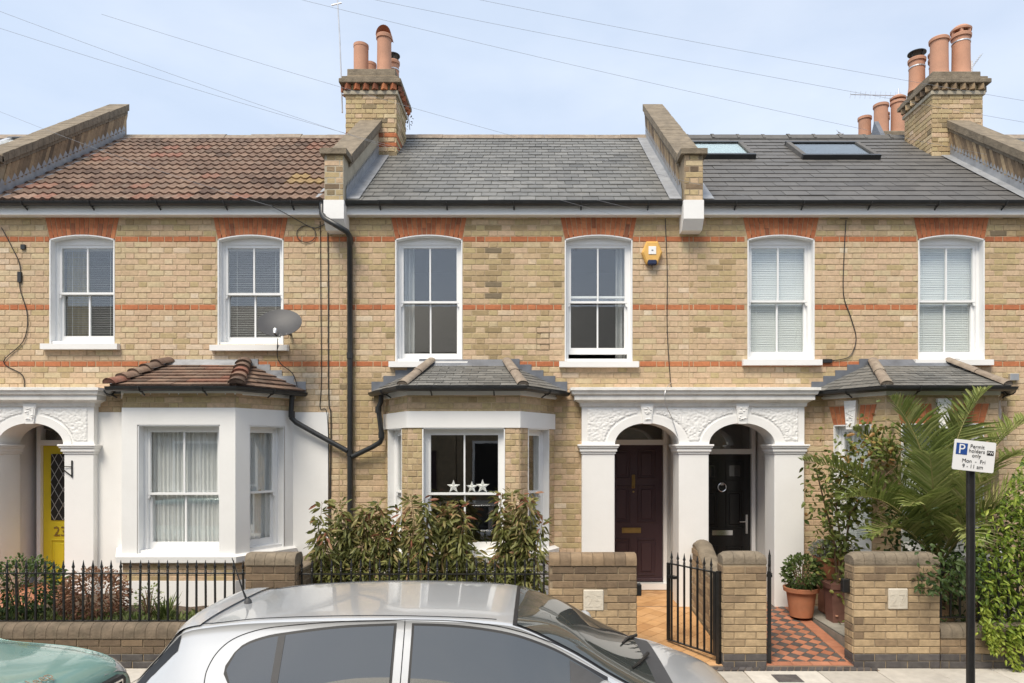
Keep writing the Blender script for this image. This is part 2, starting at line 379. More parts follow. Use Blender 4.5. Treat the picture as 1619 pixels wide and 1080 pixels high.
# ------------------------------------------------------------------ slates and tiles on a sloping face
def clip_poly(poly, clip):
    """convex clip, both counter-clockwise"""
    res = poly
    for i in range(len(clip)):
        a, b = clip[i], clip[(i+1) % len(clip)]; src = res; res = []
        ins = lambda p: (b[0]-a[0])*(p[1]-a[1]) - (b[1]-a[1])*(p[0]-a[0]) >= -1e-9
        for j in range(len(src)):
            p, q = src[j-1], src[j]
            ip, iq = ins(p), ins(q)
            if ip != iq:
                d1 = (b[0]-a[0])*(p[1]-a[1]) - (b[1]-a[1])*(p[0]-a[0]); d2 = (b[0]-a[0])*(q[1]-a[1]) - (b[1]-a[1])*(q[0]-a[0]); t = d1/(d1-d2)
                res.append((p[0]+(q[0]-p[0])*t, p[1]+(q[1]-p[1])*t))
            if iq: res.append(q)
        if len(res) < 3: return []
    return res
_sm = {}
def tile_face(parent, name, corners, gauge, width, thick, m, budget, tintf=None, stagger=.5, holes=(), roll=False, lift=.006):
    """corners: eaves-left, eaves-right, top-right, top-left (world). holes in (u,v). returns count"""
    c = [Vector(p) for p in corners]; U = (c[1]-c[0]).normalized(); nn = U.cross(c[3]-c[0] if (c[3]-c[0]).length > .01 else c[2]-c[0]).normalized(); V = nn.cross(U)
    poly = []
    for p in c:
        q = ((p-c[0]).dot(U), (p-c[0]).dot(V))
        if not poly or (abs(q[0]-poly[-1][0]) + abs(q[1]-poly[-1][1])) > 1e-4: poly.append(q)
    vmax = max(p[1] for p in poly); umin = min(p[0] for p in poly); umax = max(p[0] for p in poly)
    rows = math.ceil(vmax/gauge); items = []
    for r in range(rows):
        v0 = r*gauge; off = (stagger*width if r % 2 else 0)
        k0 = math.floor((umin-off)/width) - 1; k1 = math.ceil((umax-off)/width)
        for k in range(k0, k1+1):
            a = off + k*width + .003; b = a + width - .006
            rect = [(a, v0), (b, v0), (b, v0+gauge*1.18), (a, v0+gauge*1.18)]
            um, vm = (a+b)/2, v0 + gauge/2
            if any(h[0] < um < h[1] and h[2] < vm < h[3] for h in holes): continue
            pc = clip_poly(rect, poly)
            if len(pc) < 3: continue
            ar = abs(sum(pc[i-1][0]*pc[i][1] - pc[i][0]*pc[i-1][1] for i in range(len(pc))))/2
            if ar < .0012: continue
            full = ar > .97*(b-a)*gauge*1.18
            items.append((-(min(ar, (b-a)*gauge)), full, pc, a, b, v0, um, vm))
    items.sort(key=lambda t: (t[0], t[5])); st = {}
    M0 = Matrix((U, V, nn)).transposed().to_4x4()
    for i, (ar, full, pc, a, b, v0, um, vm) in enumerate(items):
        t = clampf(tintf(um, vm) if tintf else rnd.random()); mm = m(um, vm) if callable(m) else m
        hgt = lambda v: lift + thick*(1.05 - (v-v0)/(gauge*1.18))
        def geo(pc):
            if roll and full:
                ns = 12; vs = []; w_ = b-a
                prof = [(w_*q/ns, .022*max(0, math.sin(q/ns*4*math.pi - .6))**.8 if math.sin(q/ns*4*math.pi - .6) > 0 else 0) for q in range(ns+1)]
                for (vv) in (v0, v0+gauge*1.18):
                    vs += [(a+x, vv, hgt(vv) + z) for x, z in prof]
                vs += [(a+x, v0, z - .004 + lift*.3) for x, z in prof]
                n_ = ns+1
                return vs, [(q, q+1, n_+q+1, n_+q) for q in range(ns)] + [(2*n_+q, 2*n_+q+1, q+1, q) for q in range(ns)]
            n_ = len(pc); vs = [(p[0], p[1], hgt(p[1])) for p in pc] + [(p[0], p[1], hgt(p[1]) - thick) for p in pc]
            return vs, [tuple(range(n_))] + [(q+n_, (q+1) % n_ + n_, (q+1) % n_, q) for q in range(n_)]
        vs, fs = geo(pc); j = rnd.gauss(0, .0012)
        if i < budget:
            if full:
                key = (name, round(width, 4), round(gauge, 4), roll, mm, int(t*8.99))
                if key not in _sm:
                    g = MB(); g.add([(x-a, y-v0, z) for x, y, z in vs], fs, (int(t*8.99)+.5)/9); _sm[key] = g.mesh(name, mm, 50 if roll else None)
                o = link(name, _sm[key], parent); pos = c[0] + U*a + V*v0 + nn*j
            else:
                g = MB(); g.add([(x-a, y-v0, z) for x, y, z in vs], fs, t); o = link(name, g.mesh(name, mm, None), parent); pos = c[0] + U*a + V*v0
            Mw = M0.copy(); Mw.translation = pos - (parent.location if parent.type == 'EMPTY' else Vector())
            o.matrix_basis = Mw @ Matrix.Rotation(rnd.gauss(0,.006), 4, 'Z') if full and not roll else Mw
        else:
            g = st.setdefault(mm, MB()); g.add([tuple(c[0] + U*x + V*y + nn*z) for x, y, z in vs], fs, t)
    for mm, g in st.items(): g.build('roof_covering', mm, parent, kind='stuff')
# ================================================================== SETTING: ground, road, pavement
def sheet(name, x0, x1, y0, y1, z, m):
    b = MB(); b.add([(x0,y0,z),(x1,y0,z),(x1,y1,z),(x0,y1,z)], [(0,1,2,3)]); return b.build(name, m, kind='structure')
sheet('ground', -250, 250, -250, 250, -.16, 'concrete')
sheet('road', -60, 60, -10.0, -3.62, -.135, 'asphalt')
pv = MB().box(-40, 40, -3.5, -1.99, -.15, -.012).build('pavement', 'grout', kind='structure')
for j, (y0, y1) in enumerate(((-3.5,-2.98), (-2.975,-2.50), (-2.495,-1.995))):
    x = -8.4 + .31*j
    while x < 8.2:
        w_ = rnd.choice((.6, .75, .9)); b = MB().cbox(x+.004, x+w_-.004, y0+.003, y1-.003, -.05, rnd.uniform(-.002,.002), .004, tint=rnd.random()); b.build('paving_slab', 'paving', pv); x += w_
kb = MB().box(-40, 40, -3.62, -3.5, -.15, -.02).build('kerb', 'granite', kind='structure')
x = -8.5
while x < 8.5:
    MB().cbox(x+.004, x+.9, -3.63, -3.505, -.145, 0, .012).build('kerb_stone', 'granite', kb); x += .908
sheet('far_pavement', -40, 40, -12.6, -10.0, -.03, 'concrete')
MB().box(-40, 40, -10.12, -9.99, -.15, -.02).build('far_kerb', 'granite', kind='structure')

# ================================================================== HOUSES
mat('dark_coping_line', (.27,.20,.13), .95, var=.3, scale=9)
B = [-7.17, -2.57, 2.04, 6.65]
EY, EZ, RY, RZ = -.15, 5.462, 2.8, 7.637      # eaves and ridge
TOP = 5.335
FR0 = (0, 0, 0)
PITCH = (RZ-EZ)/(RY-EY)

def arc(u0, u1, zs, rise, n=10):
    return [(u0 + (u1-u0)*i/n, zs + rise*(1 - (2*i/n-1)**2)) for i in range(n+1)]

def window(root, fr, u0, u1, v0, v1, rise=.06, fill='dark', sill=True, opened=0., bars=True, reveal=.10, side='both', mid=None, label=None):
    zs = v1 - rise
    f = MB(fr); RW = .014
    f.box(u0, u0+RW, -.005, reveal, v0, zs); f.box(u1-RW, u1, -.005, reveal, v0, zs)
    top = arc(u0, u1, zs, rise); 
    if rise > 0:
        low = [(u, z-RW) for u, z in top]
        f.prism(top + low[::-1], 1, -.005, reveal)
    else: f.box(u0, u1, -.005, reveal, v1-RW, v1)
    f.box(u0+RW, u1-RW, .02, reveal+.06, v0, v0+.035)                    # timber sub-sill
    a, b = u0+RW, u1-RW; d = reveal; SW = .038
    f.box(a, a+SW, d-.005, d+.11, v0+.035, zs-.03); f.box(b-SW, b, d-.005, d+.11, v0+.035, zs-.03)
    head = [(a, zs-.045)] + [(b, zs-.045)] + [(u, z-RW*.5) for u, z in arc(a, b, zs-.002, rise)][::-1]
    f.prism(head, 1, d-.006, d+.11)
    w0 = f.build('window', 'gloss_white', root)
    if label: w0['label'] = label
    a2, b2 = a+SW, b-SW; vt = zs-.045; vb = v0+.035; vm = mid if mid else (vt+vb)/2
    def sash(nm, z0, z1, dd, top_r, bot_r):
        s = MB(fr); ST = .036
        s.box(a2-.004, a2+ST, dd, dd+.036, z0, z1); s.box(b2-ST, b2+.004, dd, dd+.036, z0, z1)
        s.box(a2+ST, b2-ST, dd+.001, dd+.035, z1-top_r, z1); s.box(a2+ST, b2-ST, dd+.001, dd+.035, z0, z0+bot_r)
        um = (a2+b2)/2
        if bars: s.box(um-.010, um+.010, dd+.004, dd+.030, z0+bot_r, z1-top_r)
        if nm == 'upper_sash':                                            # sash horns
            s.prism([(z0-.05, dd+.006), (z0+.001, dd+.006), (z0+.001, dd+.03), (z0-.05, dd+.03)] and [(a2, z0-.05),(a2+.022, z0-.04),(a2+.03, z0),(a2, z0)], 1, dd+.004, dd+.032)
            s.prism([(b2, z0),(b2-.03, z0),(b2-.022, z0-.04),(b2, z0-.05)], 1, dd+.004, dd+.032)
        s.build(nm, 'gloss_white', w0)
        for (p, q) in (((a2+ST, um-.010), (um+.010, b2-ST)) if bars else ((a2+ST, b2-ST),)):
            MB(fr).box(p-.004, q+.004, dd+.016, dd+.020, z0+bot_r-.004, z1-top_r+.004).build('pane', 'window_glass', w0)
    sash('upper_sash', vm-.012, vt, d+.006, .042, .028)
    sash('lower_sash', vb+opened, vm+.016+opened, d+.046, .028, .085)
    c = MB(fr).box((a2+b2)/2-.02, (a2+b2)/2+.02, d+.03, d+.05, vm+.014, vm+.03); c.build('sash_catch', 'chrome', w0)
    if sill:
        s = MB(fr); e = .075
        s.prism([(-.075, v0-.085), (-.075, v0-.012), (.0, v0-.001), (reveal+.02, v0-.001), (reveal+.02, v0-.085)], 0, u0-e, u1+e)
        s.build('sill', 'white_paint', w0)
    D = d + .105
    def slats(m, z0, z1, ua, ub, pitch=.027, tilt=.55):
        s = MB(fr); z = z0
        while z < z1:
            t = tilt + rnd.gauss(0, .03)
            hy, hz = .0135*math.cos(t), .0135*math.sin(t); q = rnd.gauss(0,.0008)
            s.add([(ua, D-hy, z-hz+q), (ub, D-hy, z-hz), (ub, D+hy, z+hz), (ua, D+hy, z+hz+q)], [(0,1,2,3)]); z += pitch
        s.box(ua, ub, D-.02, D+.02, z1, z1+.04)
        for u in (ua+(ub-ua)*.16, ua+(ub-ua)*.84): s.box(u-.002, u+.002, D-.016, D-.014, z0, z1)
        s.build('blind', m, w0)
    def drape(m, ua, ub, z0, z1, waves=7, amp=.022, dd=.0, nm='curtain'):
        ph = rnd.uniform(0, 6); s = MB(fr)
        s.grid(lambda p, q: (ua+(ub-ua)*p, D+dd+amp*math.sin(p*waves*6.28+ph+.5*math.sin(p*9+q*1.5)) + .006*math.sin(p*waves*15+q*3), z0+(z1-z0)*q), waves*12, 8)
        s.build(nm, m, w0, smooth=180)
    if fill == 'blind': slats('blind_white', v0+.05, zs-.1, a2, b2, .024, 1.12)
    elif fill == 'blind_grey': slats('blind_grey', v0+.05, zs-.1, a2, b2, .030, .35)
    elif fill == 'blind_gold':
        slats('blind_grey', v0+.05, zs-.1, a2, b2, .030, .3); drape('curtain_gold', a2-.02, a2+.26, v0, zs, 4, .03, .09)
    elif fill == 'net':
        um = (a2+b2)/2
        drape('net', a2-.03, um+.01 if bars else b2+.03, v0, zs, 8, .016)
        if bars: drape('net', um-.01, b2+.03, v0, zs, 8, .016)
    elif fill == 'dark':
        if side in ('both', 'left'): drape('curtain_grey', a2-.03, a2+.16, v0, zs, 3, .03, .05)
        if side in ('both', 'right'): drape('curtain_grey', b2-.14, b2+.03, v0, zs, 3, .03, .05)
    return w0

def voussoirs(wall, fr, u0, u1, zs, rise, ztop, ov=.062, n=15, key=None, nm='arch_brick'):
    for i in range(n):
        ta, tb = i/n, (i+1)/n
        if key and abs((ta+tb)/2-.5) < key: continue
        cz = lambda t: zs + rise*(1 - (2*t-1)**2) + .002
        bu = lambda t: u0 + (u1-u0)*t; tu = lambda t: u0-ov + (u1-u0+2*ov)*t
        fr_ = .62 if i % 2 else .36
        for (p, q) in ((0, fr_), (fr_, 1)):
            def pt(t, s): zb = cz(t); return (bu(t)+(tu(t)-bu(t))*s, zb + (ztop-zb)*s)
            e = .004/(u1-u0); g = .012 if q-p < 1 else 0
            pp = p + (g if p > 0 else 0); poly = [pt(ta+e, pp), pt(tb-e, pp), pt(tb-e, q), pt(ta+e, q)]
            b = MB(fr).prism(poly, 1, -.003 + rnd.uniform(-.0015,.0015), .03, tint=clampf(rnd.gauss(.55,.2))); o = b.build(nm, 'red_brick', wall); fix_normals(o)

def gutter(root, path, brackets=True, r=.058, nm='gutter'):
    prof = [(r*math.cos(t), r*math.sin(t)) for t in [math.pi + math.pi*i/8 for i in range(9)]]
    inner = [((r-.006)*math.cos(t), (r-.006)*math.sin(t)) for t in [2*math.pi - math.pi*i/8 for i in range(9)]]
    g = MB().sweep(path, prof + inner).build(nm, 'black_plastic', root, smooth=40)
    if brackets:
        for p, q in zip(path, path[1:]):
            p_, q_ = Vector(p), Vector(q); ln = (q_-p_).length; k = max(1, round(ln/.95))
            d = (q_-p_).normalized(); n = Vector((d.y, -d.x, 0))
            for i in range(k):
                c = p_ + (q_-p_)*((i+.5)/k)
                b = MB(); r2 = r+.007
                b.tube([c + n*(r2*math.cos(t)) + Vector((0,0,r2*math.sin(t))) for t in [math.pi + math.pi*j/6 for j in range(7)]] , .008, 6)
                b.tube([c - n*.02 - Vector((0,0,r2)), c - n*(r+.03) - Vector((0,0,r2+.035))], .010, 6)
                b.build('gutter_bracket', 'black_plastic', g)
    return g

def brick_tint(house):
    base = {0: .64, 1: .53, 2: .56}[house]
    def f(u, v, k):
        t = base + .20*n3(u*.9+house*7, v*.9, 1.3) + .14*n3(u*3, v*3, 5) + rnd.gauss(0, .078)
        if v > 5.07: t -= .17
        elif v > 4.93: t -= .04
        if house == 1:
            q = math.exp(-((u+.55)/.38)**2) * (.30 if 3.35 < v < 5.0 else .0)
            t -= q*(.4+.6*rnd.random())
            if rnd.random() < .08 and -1 < u < .5: t += .22
        if v < 3.3: t += .02
        if rnd.random() < .05: t -= .2
        if rnd.random() < .10: t += .2
        return t
    return f
def red_bands(u, v, k): return 'red_brick' if k in (0, 10, 22) else 'stock_brick'

def hip_pieces(root, a, b, r, n, m, stepped=False):
    a, b = Vector(a), Vector(b); d = (b-a).normalized(); s = d.cross(Vector((0,0,1))).normalized(); up = s.cross(d)
    for i in range(n):
        p = a + (b-a)*(i/n - .02); q = a + (b-a)*((i+1)/n + .03)
        g = MB(); lift = .03 if stepped else .0
        pts0 = [p + s*(r*1.15*math.cos(t)) + up*(r*.8*math.sin(t) + lift) for t in [math.pi*j/8 for j in range(9)]]
        pts1 = [q + s*(r*math.cos(t)) + up*(r*.72*math.sin(t) - .004) for t in [math.pi*j/8 for j in range(9)]]
        k = 9; vs = pts0 + pts1 + [x - up*.02 for x in pts0]
        g.add([tuple(x) for x in vs], [(j, j+1, k+j+1, k+j) for j in range(8)] + [(2*k+j, 2*k+j+1, j+1, j) for j in range(8)] + [tuple(range(k))[::-1]], tint=rnd.random())
        o = g.build('hip_tile', m, root, smooth=40); fix_normals(o)

def bay(root, ctr, house, style):
    hw, dp, rw = .68, .74, 1.12
    A_, A, Bq, B_ = (ctr-rw, 0), (ctr-hw, -dp), (ctr+hw, -dp), (ctr+rw, 0)
    an = math.atan2(dp, rw-hw); LN = math.hypot(dp, rw-hw)
    FL, FF, FRr = (A_[0], 0, -an), (A[0], A[1], 0), (Bq[0], Bq[1], an)
    zt = 2.94 if style != 'render' else 2.945
    wt = {'brick': 2.508, 'render': 2.543, 'arched': 2.56}[style]
    z0 = .985; fills = {'brick': ('none','dark2'), 'render': ('net','net'), 'arched': ('blind','blind')}[style]
    body = MB(); body.fr = None
    faces = ((FL, LN, .19+.0, LN-.665), (FF, 2*hw, .18, 2*hw-.18), (FRr, LN, .19, .716))
    faces = ((FL, LN, LN-.716, LN-.19), (FF, 2*hw, .18, 2*hw-.18), (FRr, LN, .19, .716))
    mort = MB()
    for fr, ln, u0, u1 in faces:
        mort.fr = fr; cells(mort, 0, ln, .1, zt, [(u0, u1, z0-.02, wt)], .0025)
    part = mort.build('bay_wall', 'mortar', root)
    bricks = []; tf = brick_tint(house)
    for fr, ln, u0, u1 in faces:
        X0 = fr[0]
        ft = lambda u, v, k, X0=X0: tf(X0+u, v, k) - (.14 if style == 'render' else .05)
        if style == 'brick':
            bricks += brick_field(fr, .004, ln-.004, 2.71, zt, (), ft)
            bricks += brick_field(fr, .004, ln-.004, .93, 2.505, [(u0, u1, .9, 2.6)], ft, shift=.07)
        elif style == 'render':
            bricks += brick_field(fr, .004, ln-.004, 2.75, zt, (), ft)
            bricks += brick_field(fr, .004, ln-.004, .66, .86, (), ft)
        else:
            arch = lambda v, u0=u0, u1=u1: (u0-.07*(v-wt)/.24, u1+.07*(v-wt)/.24) if wt < v < 2.80 else None
            bricks += brick_field(fr, .004, ln-.004, .93, zt, [(u0, u1, .9, wt), arch], ft)
    emit_bricks(bricks, part, 70 if style != 'render' else 45)
    path = [A_, A, Bq, B_]
    P3 = lambda z: [(x, y, z) for x, y in path]
    if style == 'brick':
        MB().sweep(P3(0), [(.014, 2.508), (.014, 2.708), (-.06, 2.708), (-.06, 2.508)]).build('lintel', 'white_paint', root)
        MB().sweep(P3(0), [(.016, .1), (.016, .93), (-.03, .93), (-.03, .1)]).build('plinth', 'white_paint', root)
    if style == 'render':
        rn = MB()
        for fr, ln, u0, u1 in faces:
            rn.fr = fr; cells(rn, -.007, ln+.007, .86, 2.75, [(u0, u1, z0-.02, wt)], -.012)
            rn.add([(-.007,-.012,2.75),(ln+.007,-.012,2.75),(ln,.02,2.75),(0,.02,2.75)], [(0,1,2,3)])
        rn.build('render', 'white_paint', root)
        MB().sweep(P3(0), [(.014, .1), (.014, .655), (-.03, .655), (-.03, .1)]).build('plinth', 'white_paint', root)
    MB().sweep(P3(0), [(.07, .885), (.075, .955), (.0, .985), (-.12, .985), (-.12, .885)]).build('bay_sill', 'white_paint', root)
    if style == 'arched':
        for fr, ln, u0, u1 in faces:
            voussoirs(part, fr, u0, u1, wt-.012, .012, 2.80, .07, 13 if fr is FF else 9, key=.09 if fr is FF else .13)
            um = (u0+u1)/2; k = MB(fr)
            k.prism([(um-.055, 2.50), (um+.055, 2.50), (um+.085, 2.86), (um-.085, 2.86)], 1, -.045, .03)
            ko = k.build('keystone', 'porch_paint', root)
            wv = MB(fr)
            for _ in range(26):
                v = rnd.uniform(2.53, 2.83); hw_ = .055+.03*(v-2.5)/.36-.015; u = um + rnd.uniform(-hw_, hw_); s = rnd.uniform(.008,.02)
                wv.cbox(u-s, u+s, -.053, -.044, v-s*.6, v+s*.6, .004)
            wv.build('vermiculation', 'porch_paint', ko, kind='stuff')
    for fr, ln, u0, u1 in faces:
        front = fr is FF
        fl = fills[0] if front else fills[1]
        window(root, fr, u0, u1, z0, wt, rise=0, fill=fl, sill=False, bars=front, reveal=.09 if style != 'render' else .11, side='none', mid=1.70)
    # timber ceiling and fascia, roof, gutter
    MB().prism([(A_[0]-.05, .02), A, Bq, (B_[0]+.05, .02)], 2, 2.91, 2.935).build('bay_ceiling', 'gloss_white', root)
    MB().sweep(P3(0), [(.02, 2.90), (.02, 2.985), (-.02, 2.985), (-.02, 2.90)] if style != 'render' else [(.02, 2.925), (.02, 2.985), (-.02, 2.985), (-.02, 2.925)]).build('bay_fascia', 'white_paint', root)
    off = MB().sweep([(A_[0], 0, 0), (A[0], A[1], 0), (Bq[0], Bq[1], 0), (B_[0], 0, 0)], [(.12, 0)], closed=False).v
    e0 = (A_[0]-.165, 0, 3.0); e1 = (off[1][0], off[1][1], 3.0); e2 = (off[2][0], off[2][1], 3.0); e3 = (B_[0]+.165, 0, 3.0)
    T1, T2 = (ctr-.50, -.0, 3.375), (ctr+.50, -.0, 3.375)
    deck = MB(); deck.add([e0, e1, e2, e3, T2, T1], [(0,1,5), (1,2,4,5), (2,3,4), (0,3,2,1)])
    mt = {'brick': 'slate', 'render': 'roof_tile', 'arched': 'slate'}[style]
    rf = deck.build('bay_roof', 'lead_dark', root)
    ga, wi, th = (.095, .2, .008) if style != 'render' else (.125, .24, .022)
    nm = 'slate' if style != 'render' else 'roof_tile'
    tt = lambda u, v: rnd.gauss(.45, .2)
    tile_face(rf, nm, [e0, e1, T1, T1], ga, wi, th, mt, 60, tt); tile_face(rf, nm, [e1, e2, T2, T1], ga, wi, th, mt, 90, tt); tile_face(rf, nm, [e2, e3, T2, T2], ga, wi, th, mt, 60, tt)
    if style == 'render':
        hip_pieces(rf, Vector(e1)+Vector((0,0,.01)), Vector(T1)+Vector((0,-.05,.02)), .085, 5, 'roof_tile', True); hip_pieces(rf, Vector(e2)+Vector((0,0,.01)), Vector(T2)+Vector((0,-.05,.02)), .085, 5, 'roof_tile', True)
    else:
        hip_pieces(rf, Vector(e1)+Vector((.03,.03,.03)), Vector(T1)+Vector((0,-.06,.03)), .062, 2, 'ridge_clay'); hip_pieces(rf, Vector(e2)+Vector((-.03,.03,.03)), Vector(T2)+Vector((0,-.06,.03)), .062, 2, 'ridge_clay')
    # stepped lead where the roof meets the wall
    ld = MB()
    for sgn, e, T in ((-1, e0, T1), (1, e3, T2)):
        n = 5
        for i in range(n):
            x0 = e[0] + (T[0]-e[0])*(i/n); x1 = e[0] + (T[0]-e[0])*((i+1)/n); zt_ = e[2] + (T[2]-e[2])*((i+.9)/n) + .05; zb = e[2] + (T[2]-e[2])*(i/n)
            a_, b_ = min(x0, x1), max(x0, x1); ld.box(a_-.004, b_+.004, -.012-.001*i, -.004, zb-.02, zt_+.02)
    ld.box(T1[0], T2[0], -.014, -.004, 3.34, 3.43)
    ld.add([(T1[0], -.012, 3.43), (T2[0], -.012, 3.43), (T2[0], -.13, 3.33), (T1[0], -.13, 3.33)], [(0,1,2,3)])
    ld.build('lead_flashing', 'lead_dark' if style != 'render' else 'lead', rf)
    gp = [(e0[0]-.0, -.02, 2.99), (e1[0], e1[1]-.035, 2.99), (e2[0], e2[1]-.035, 2.99), (e3[0], -.02, 2.99)]
    gutter(root, gp, r=.052)
    return faces

def house(i, label, windows, bayc, bstyle, recess, rendered=None):
    x0, x1 = B[i], B[i+1]
    root = thing('terraced_house', label, 'house', ((x0+x1)/2, 1.5, 0))
    holes = []; arches = []
    for (a, b, v0, v1, kw) in windows: holes.append((a, b, v0, v1))
    holes.append((bayc-1.0, bayc+1.0, .1, 2.92)); holes.append((recess[0], recess[1], 0, 2.86))
    mo = MB(FR0); cells(mo, x0, x1, 0, TOP+.1, holes, .0025)
    wall = mo.build('wall', 'mortar', root)
    bh = list(holes)
    for (a, b, v0, v1, kw) in windows:
        bh.append(lambda v, a=a, b=b, v1=v1: (a-.062*(v-v1+.06)/.32-.004, b+.062*(v-v1+.06)/.32+.004) if v > v1-.06 else None)
    if rendered: bh.append(rendered)
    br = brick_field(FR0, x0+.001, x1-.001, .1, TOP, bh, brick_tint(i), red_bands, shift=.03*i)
    emit_bricks(br, wall, 230)
    for (a, b, v0, v1, kw) in windows:
        voussoirs(wall, FR0, a, b, v1-.06, .06, 5.315)
        window(root, FR0, a, b, v0, v1, **kw)
    bay(root, bayc, i, bstyle)
    # dark rooms behind the glass
    rm = MB()
    for (z0, z1) in ((.05, 2.95), (3.1, 5.45)):
        a, b = x0+.11, x1-.11
        if z0 < 1:
            if recess[1] > (x0+x1)/2: b = recess[0]-.1
            else: a = recess[1]+.1
        y0, y1 = .012, 3.4
        rm.add([(a,y0,z0),(b,y0,z0),(b,y1,z0),(a,y1,z0),(a,y0,z1),(b,y0,z1),(b,y1,z1),(a,y1,z1)], [(0,1,2,3),(4,7,6,5),(1,5,6,2),(2,6,7,3),(3,7,4,0)])
    rm.build('interior', 'dark_room', root)
    return root, wall

def main_roof(root, i, kind):
    x0, x1 = B[i]+.125, B[i+1]-.125
    dk = MB(); dk.add([(B[i],EY,EZ-.03),(B[i+1],EY,EZ-.03),(B[i+1],RY,RZ-.03),(B[i],RY,RZ-.03),(B[i+1],RY+3,RZ-2.2),(B[i],RY+3,RZ-2.2)], [(0,1,2,3),(3,2,4,5)])
    roof = dk.build('roof', 'underlay', root)
    cs = [(x0,EY,EZ),(x1,EY,EZ),(x1,RY,RZ),(x0,RY,RZ)]
    SL = math.hypot(RY-EY, RZ-EZ)
    if kind == 'tile':
        n = 17
        def tt(u, v):
            t = .42 + .35*n3(u*1.1, v*1.1, 3) + rnd.gauss(0, .17)
            return t
        def mm(u, v):
            return 'lichen_tile' if rnd.random() < .55*math.exp(-((u-3.95)/.35)**2 - ((v-.9)/.6)**2) else 'roof_tile'
        tile_face(roof, 'roof_tile', cs, SL/15, (x1-x0)/n, .028, mm, 300, tt, stagger=0, roll=True)
    elif kind == 'slate':
        tile_face(roof, 'slate', cs, SL/20, .205, .011, 'slate', 300, lambda u, v: .47 + .28*n3(u*.8, v*.8, 9) + rnd.gauss(0,.13))
    else:
        hs = [(u0+.16, u1-.16, v0+.10, v1-.06) for (u0, u1, v0, v1) in SKY]
        tile_face(roof, 'slate', cs, SL/17, .33, .012, 'new_slate', 300, lambda u, v: rnd.gauss(.5,.16), holes=hs)
    n = 10; m = 'ridge_grey' if kind == 'new' else 'ridge_clay'
    for k in range(n):
        a = x0 + (x1-x0)*k/n; b = x0 + (x1-x0)*(k+1)/n
        g = MB(); pr = [(RY-.15, RZ-.10+.02), (RY-.06, RZ+.022), (RY-.02, RZ+.04), (RY+.02, RZ+.04), (RY+.06, RZ+.02), (RY+.15, RZ-.09), (RY, RZ-.02)]
        g.prism(pr, 0, a+.002, b-.002, tint=rnd.random())
        if kind == 'new': g.prism([(y, z+.012) for y, z in pr], 0, a+.002, a+.045)
        o = g.build('ridge_tile', m, roof); fix_normals(o); o.location.z += rnd.gauss(0,.003)
    # fascia and gutter
    fa = MB().box(B[i]+(.12 if i else .0), B[i+1]-.12, -.105, -.03, 5.315, EZ-.02); fa.box(B[i]+(.12 if i else 0), B[i+1]-.12, -.118, -.025, 5.30, 5.335); fa.build('fascia', 'white_paint', root)
    MB().box(B[i]+.12, B[i+1]-.12, -.03, .12, 5.30, 5.312).build('soffit', 'white_paint', root)
    gutter(root, [(B[i]+.13, -.165, EZ-.012), (B[i+1]-.13, -.165, EZ-.012)], r=.052)
    return roof

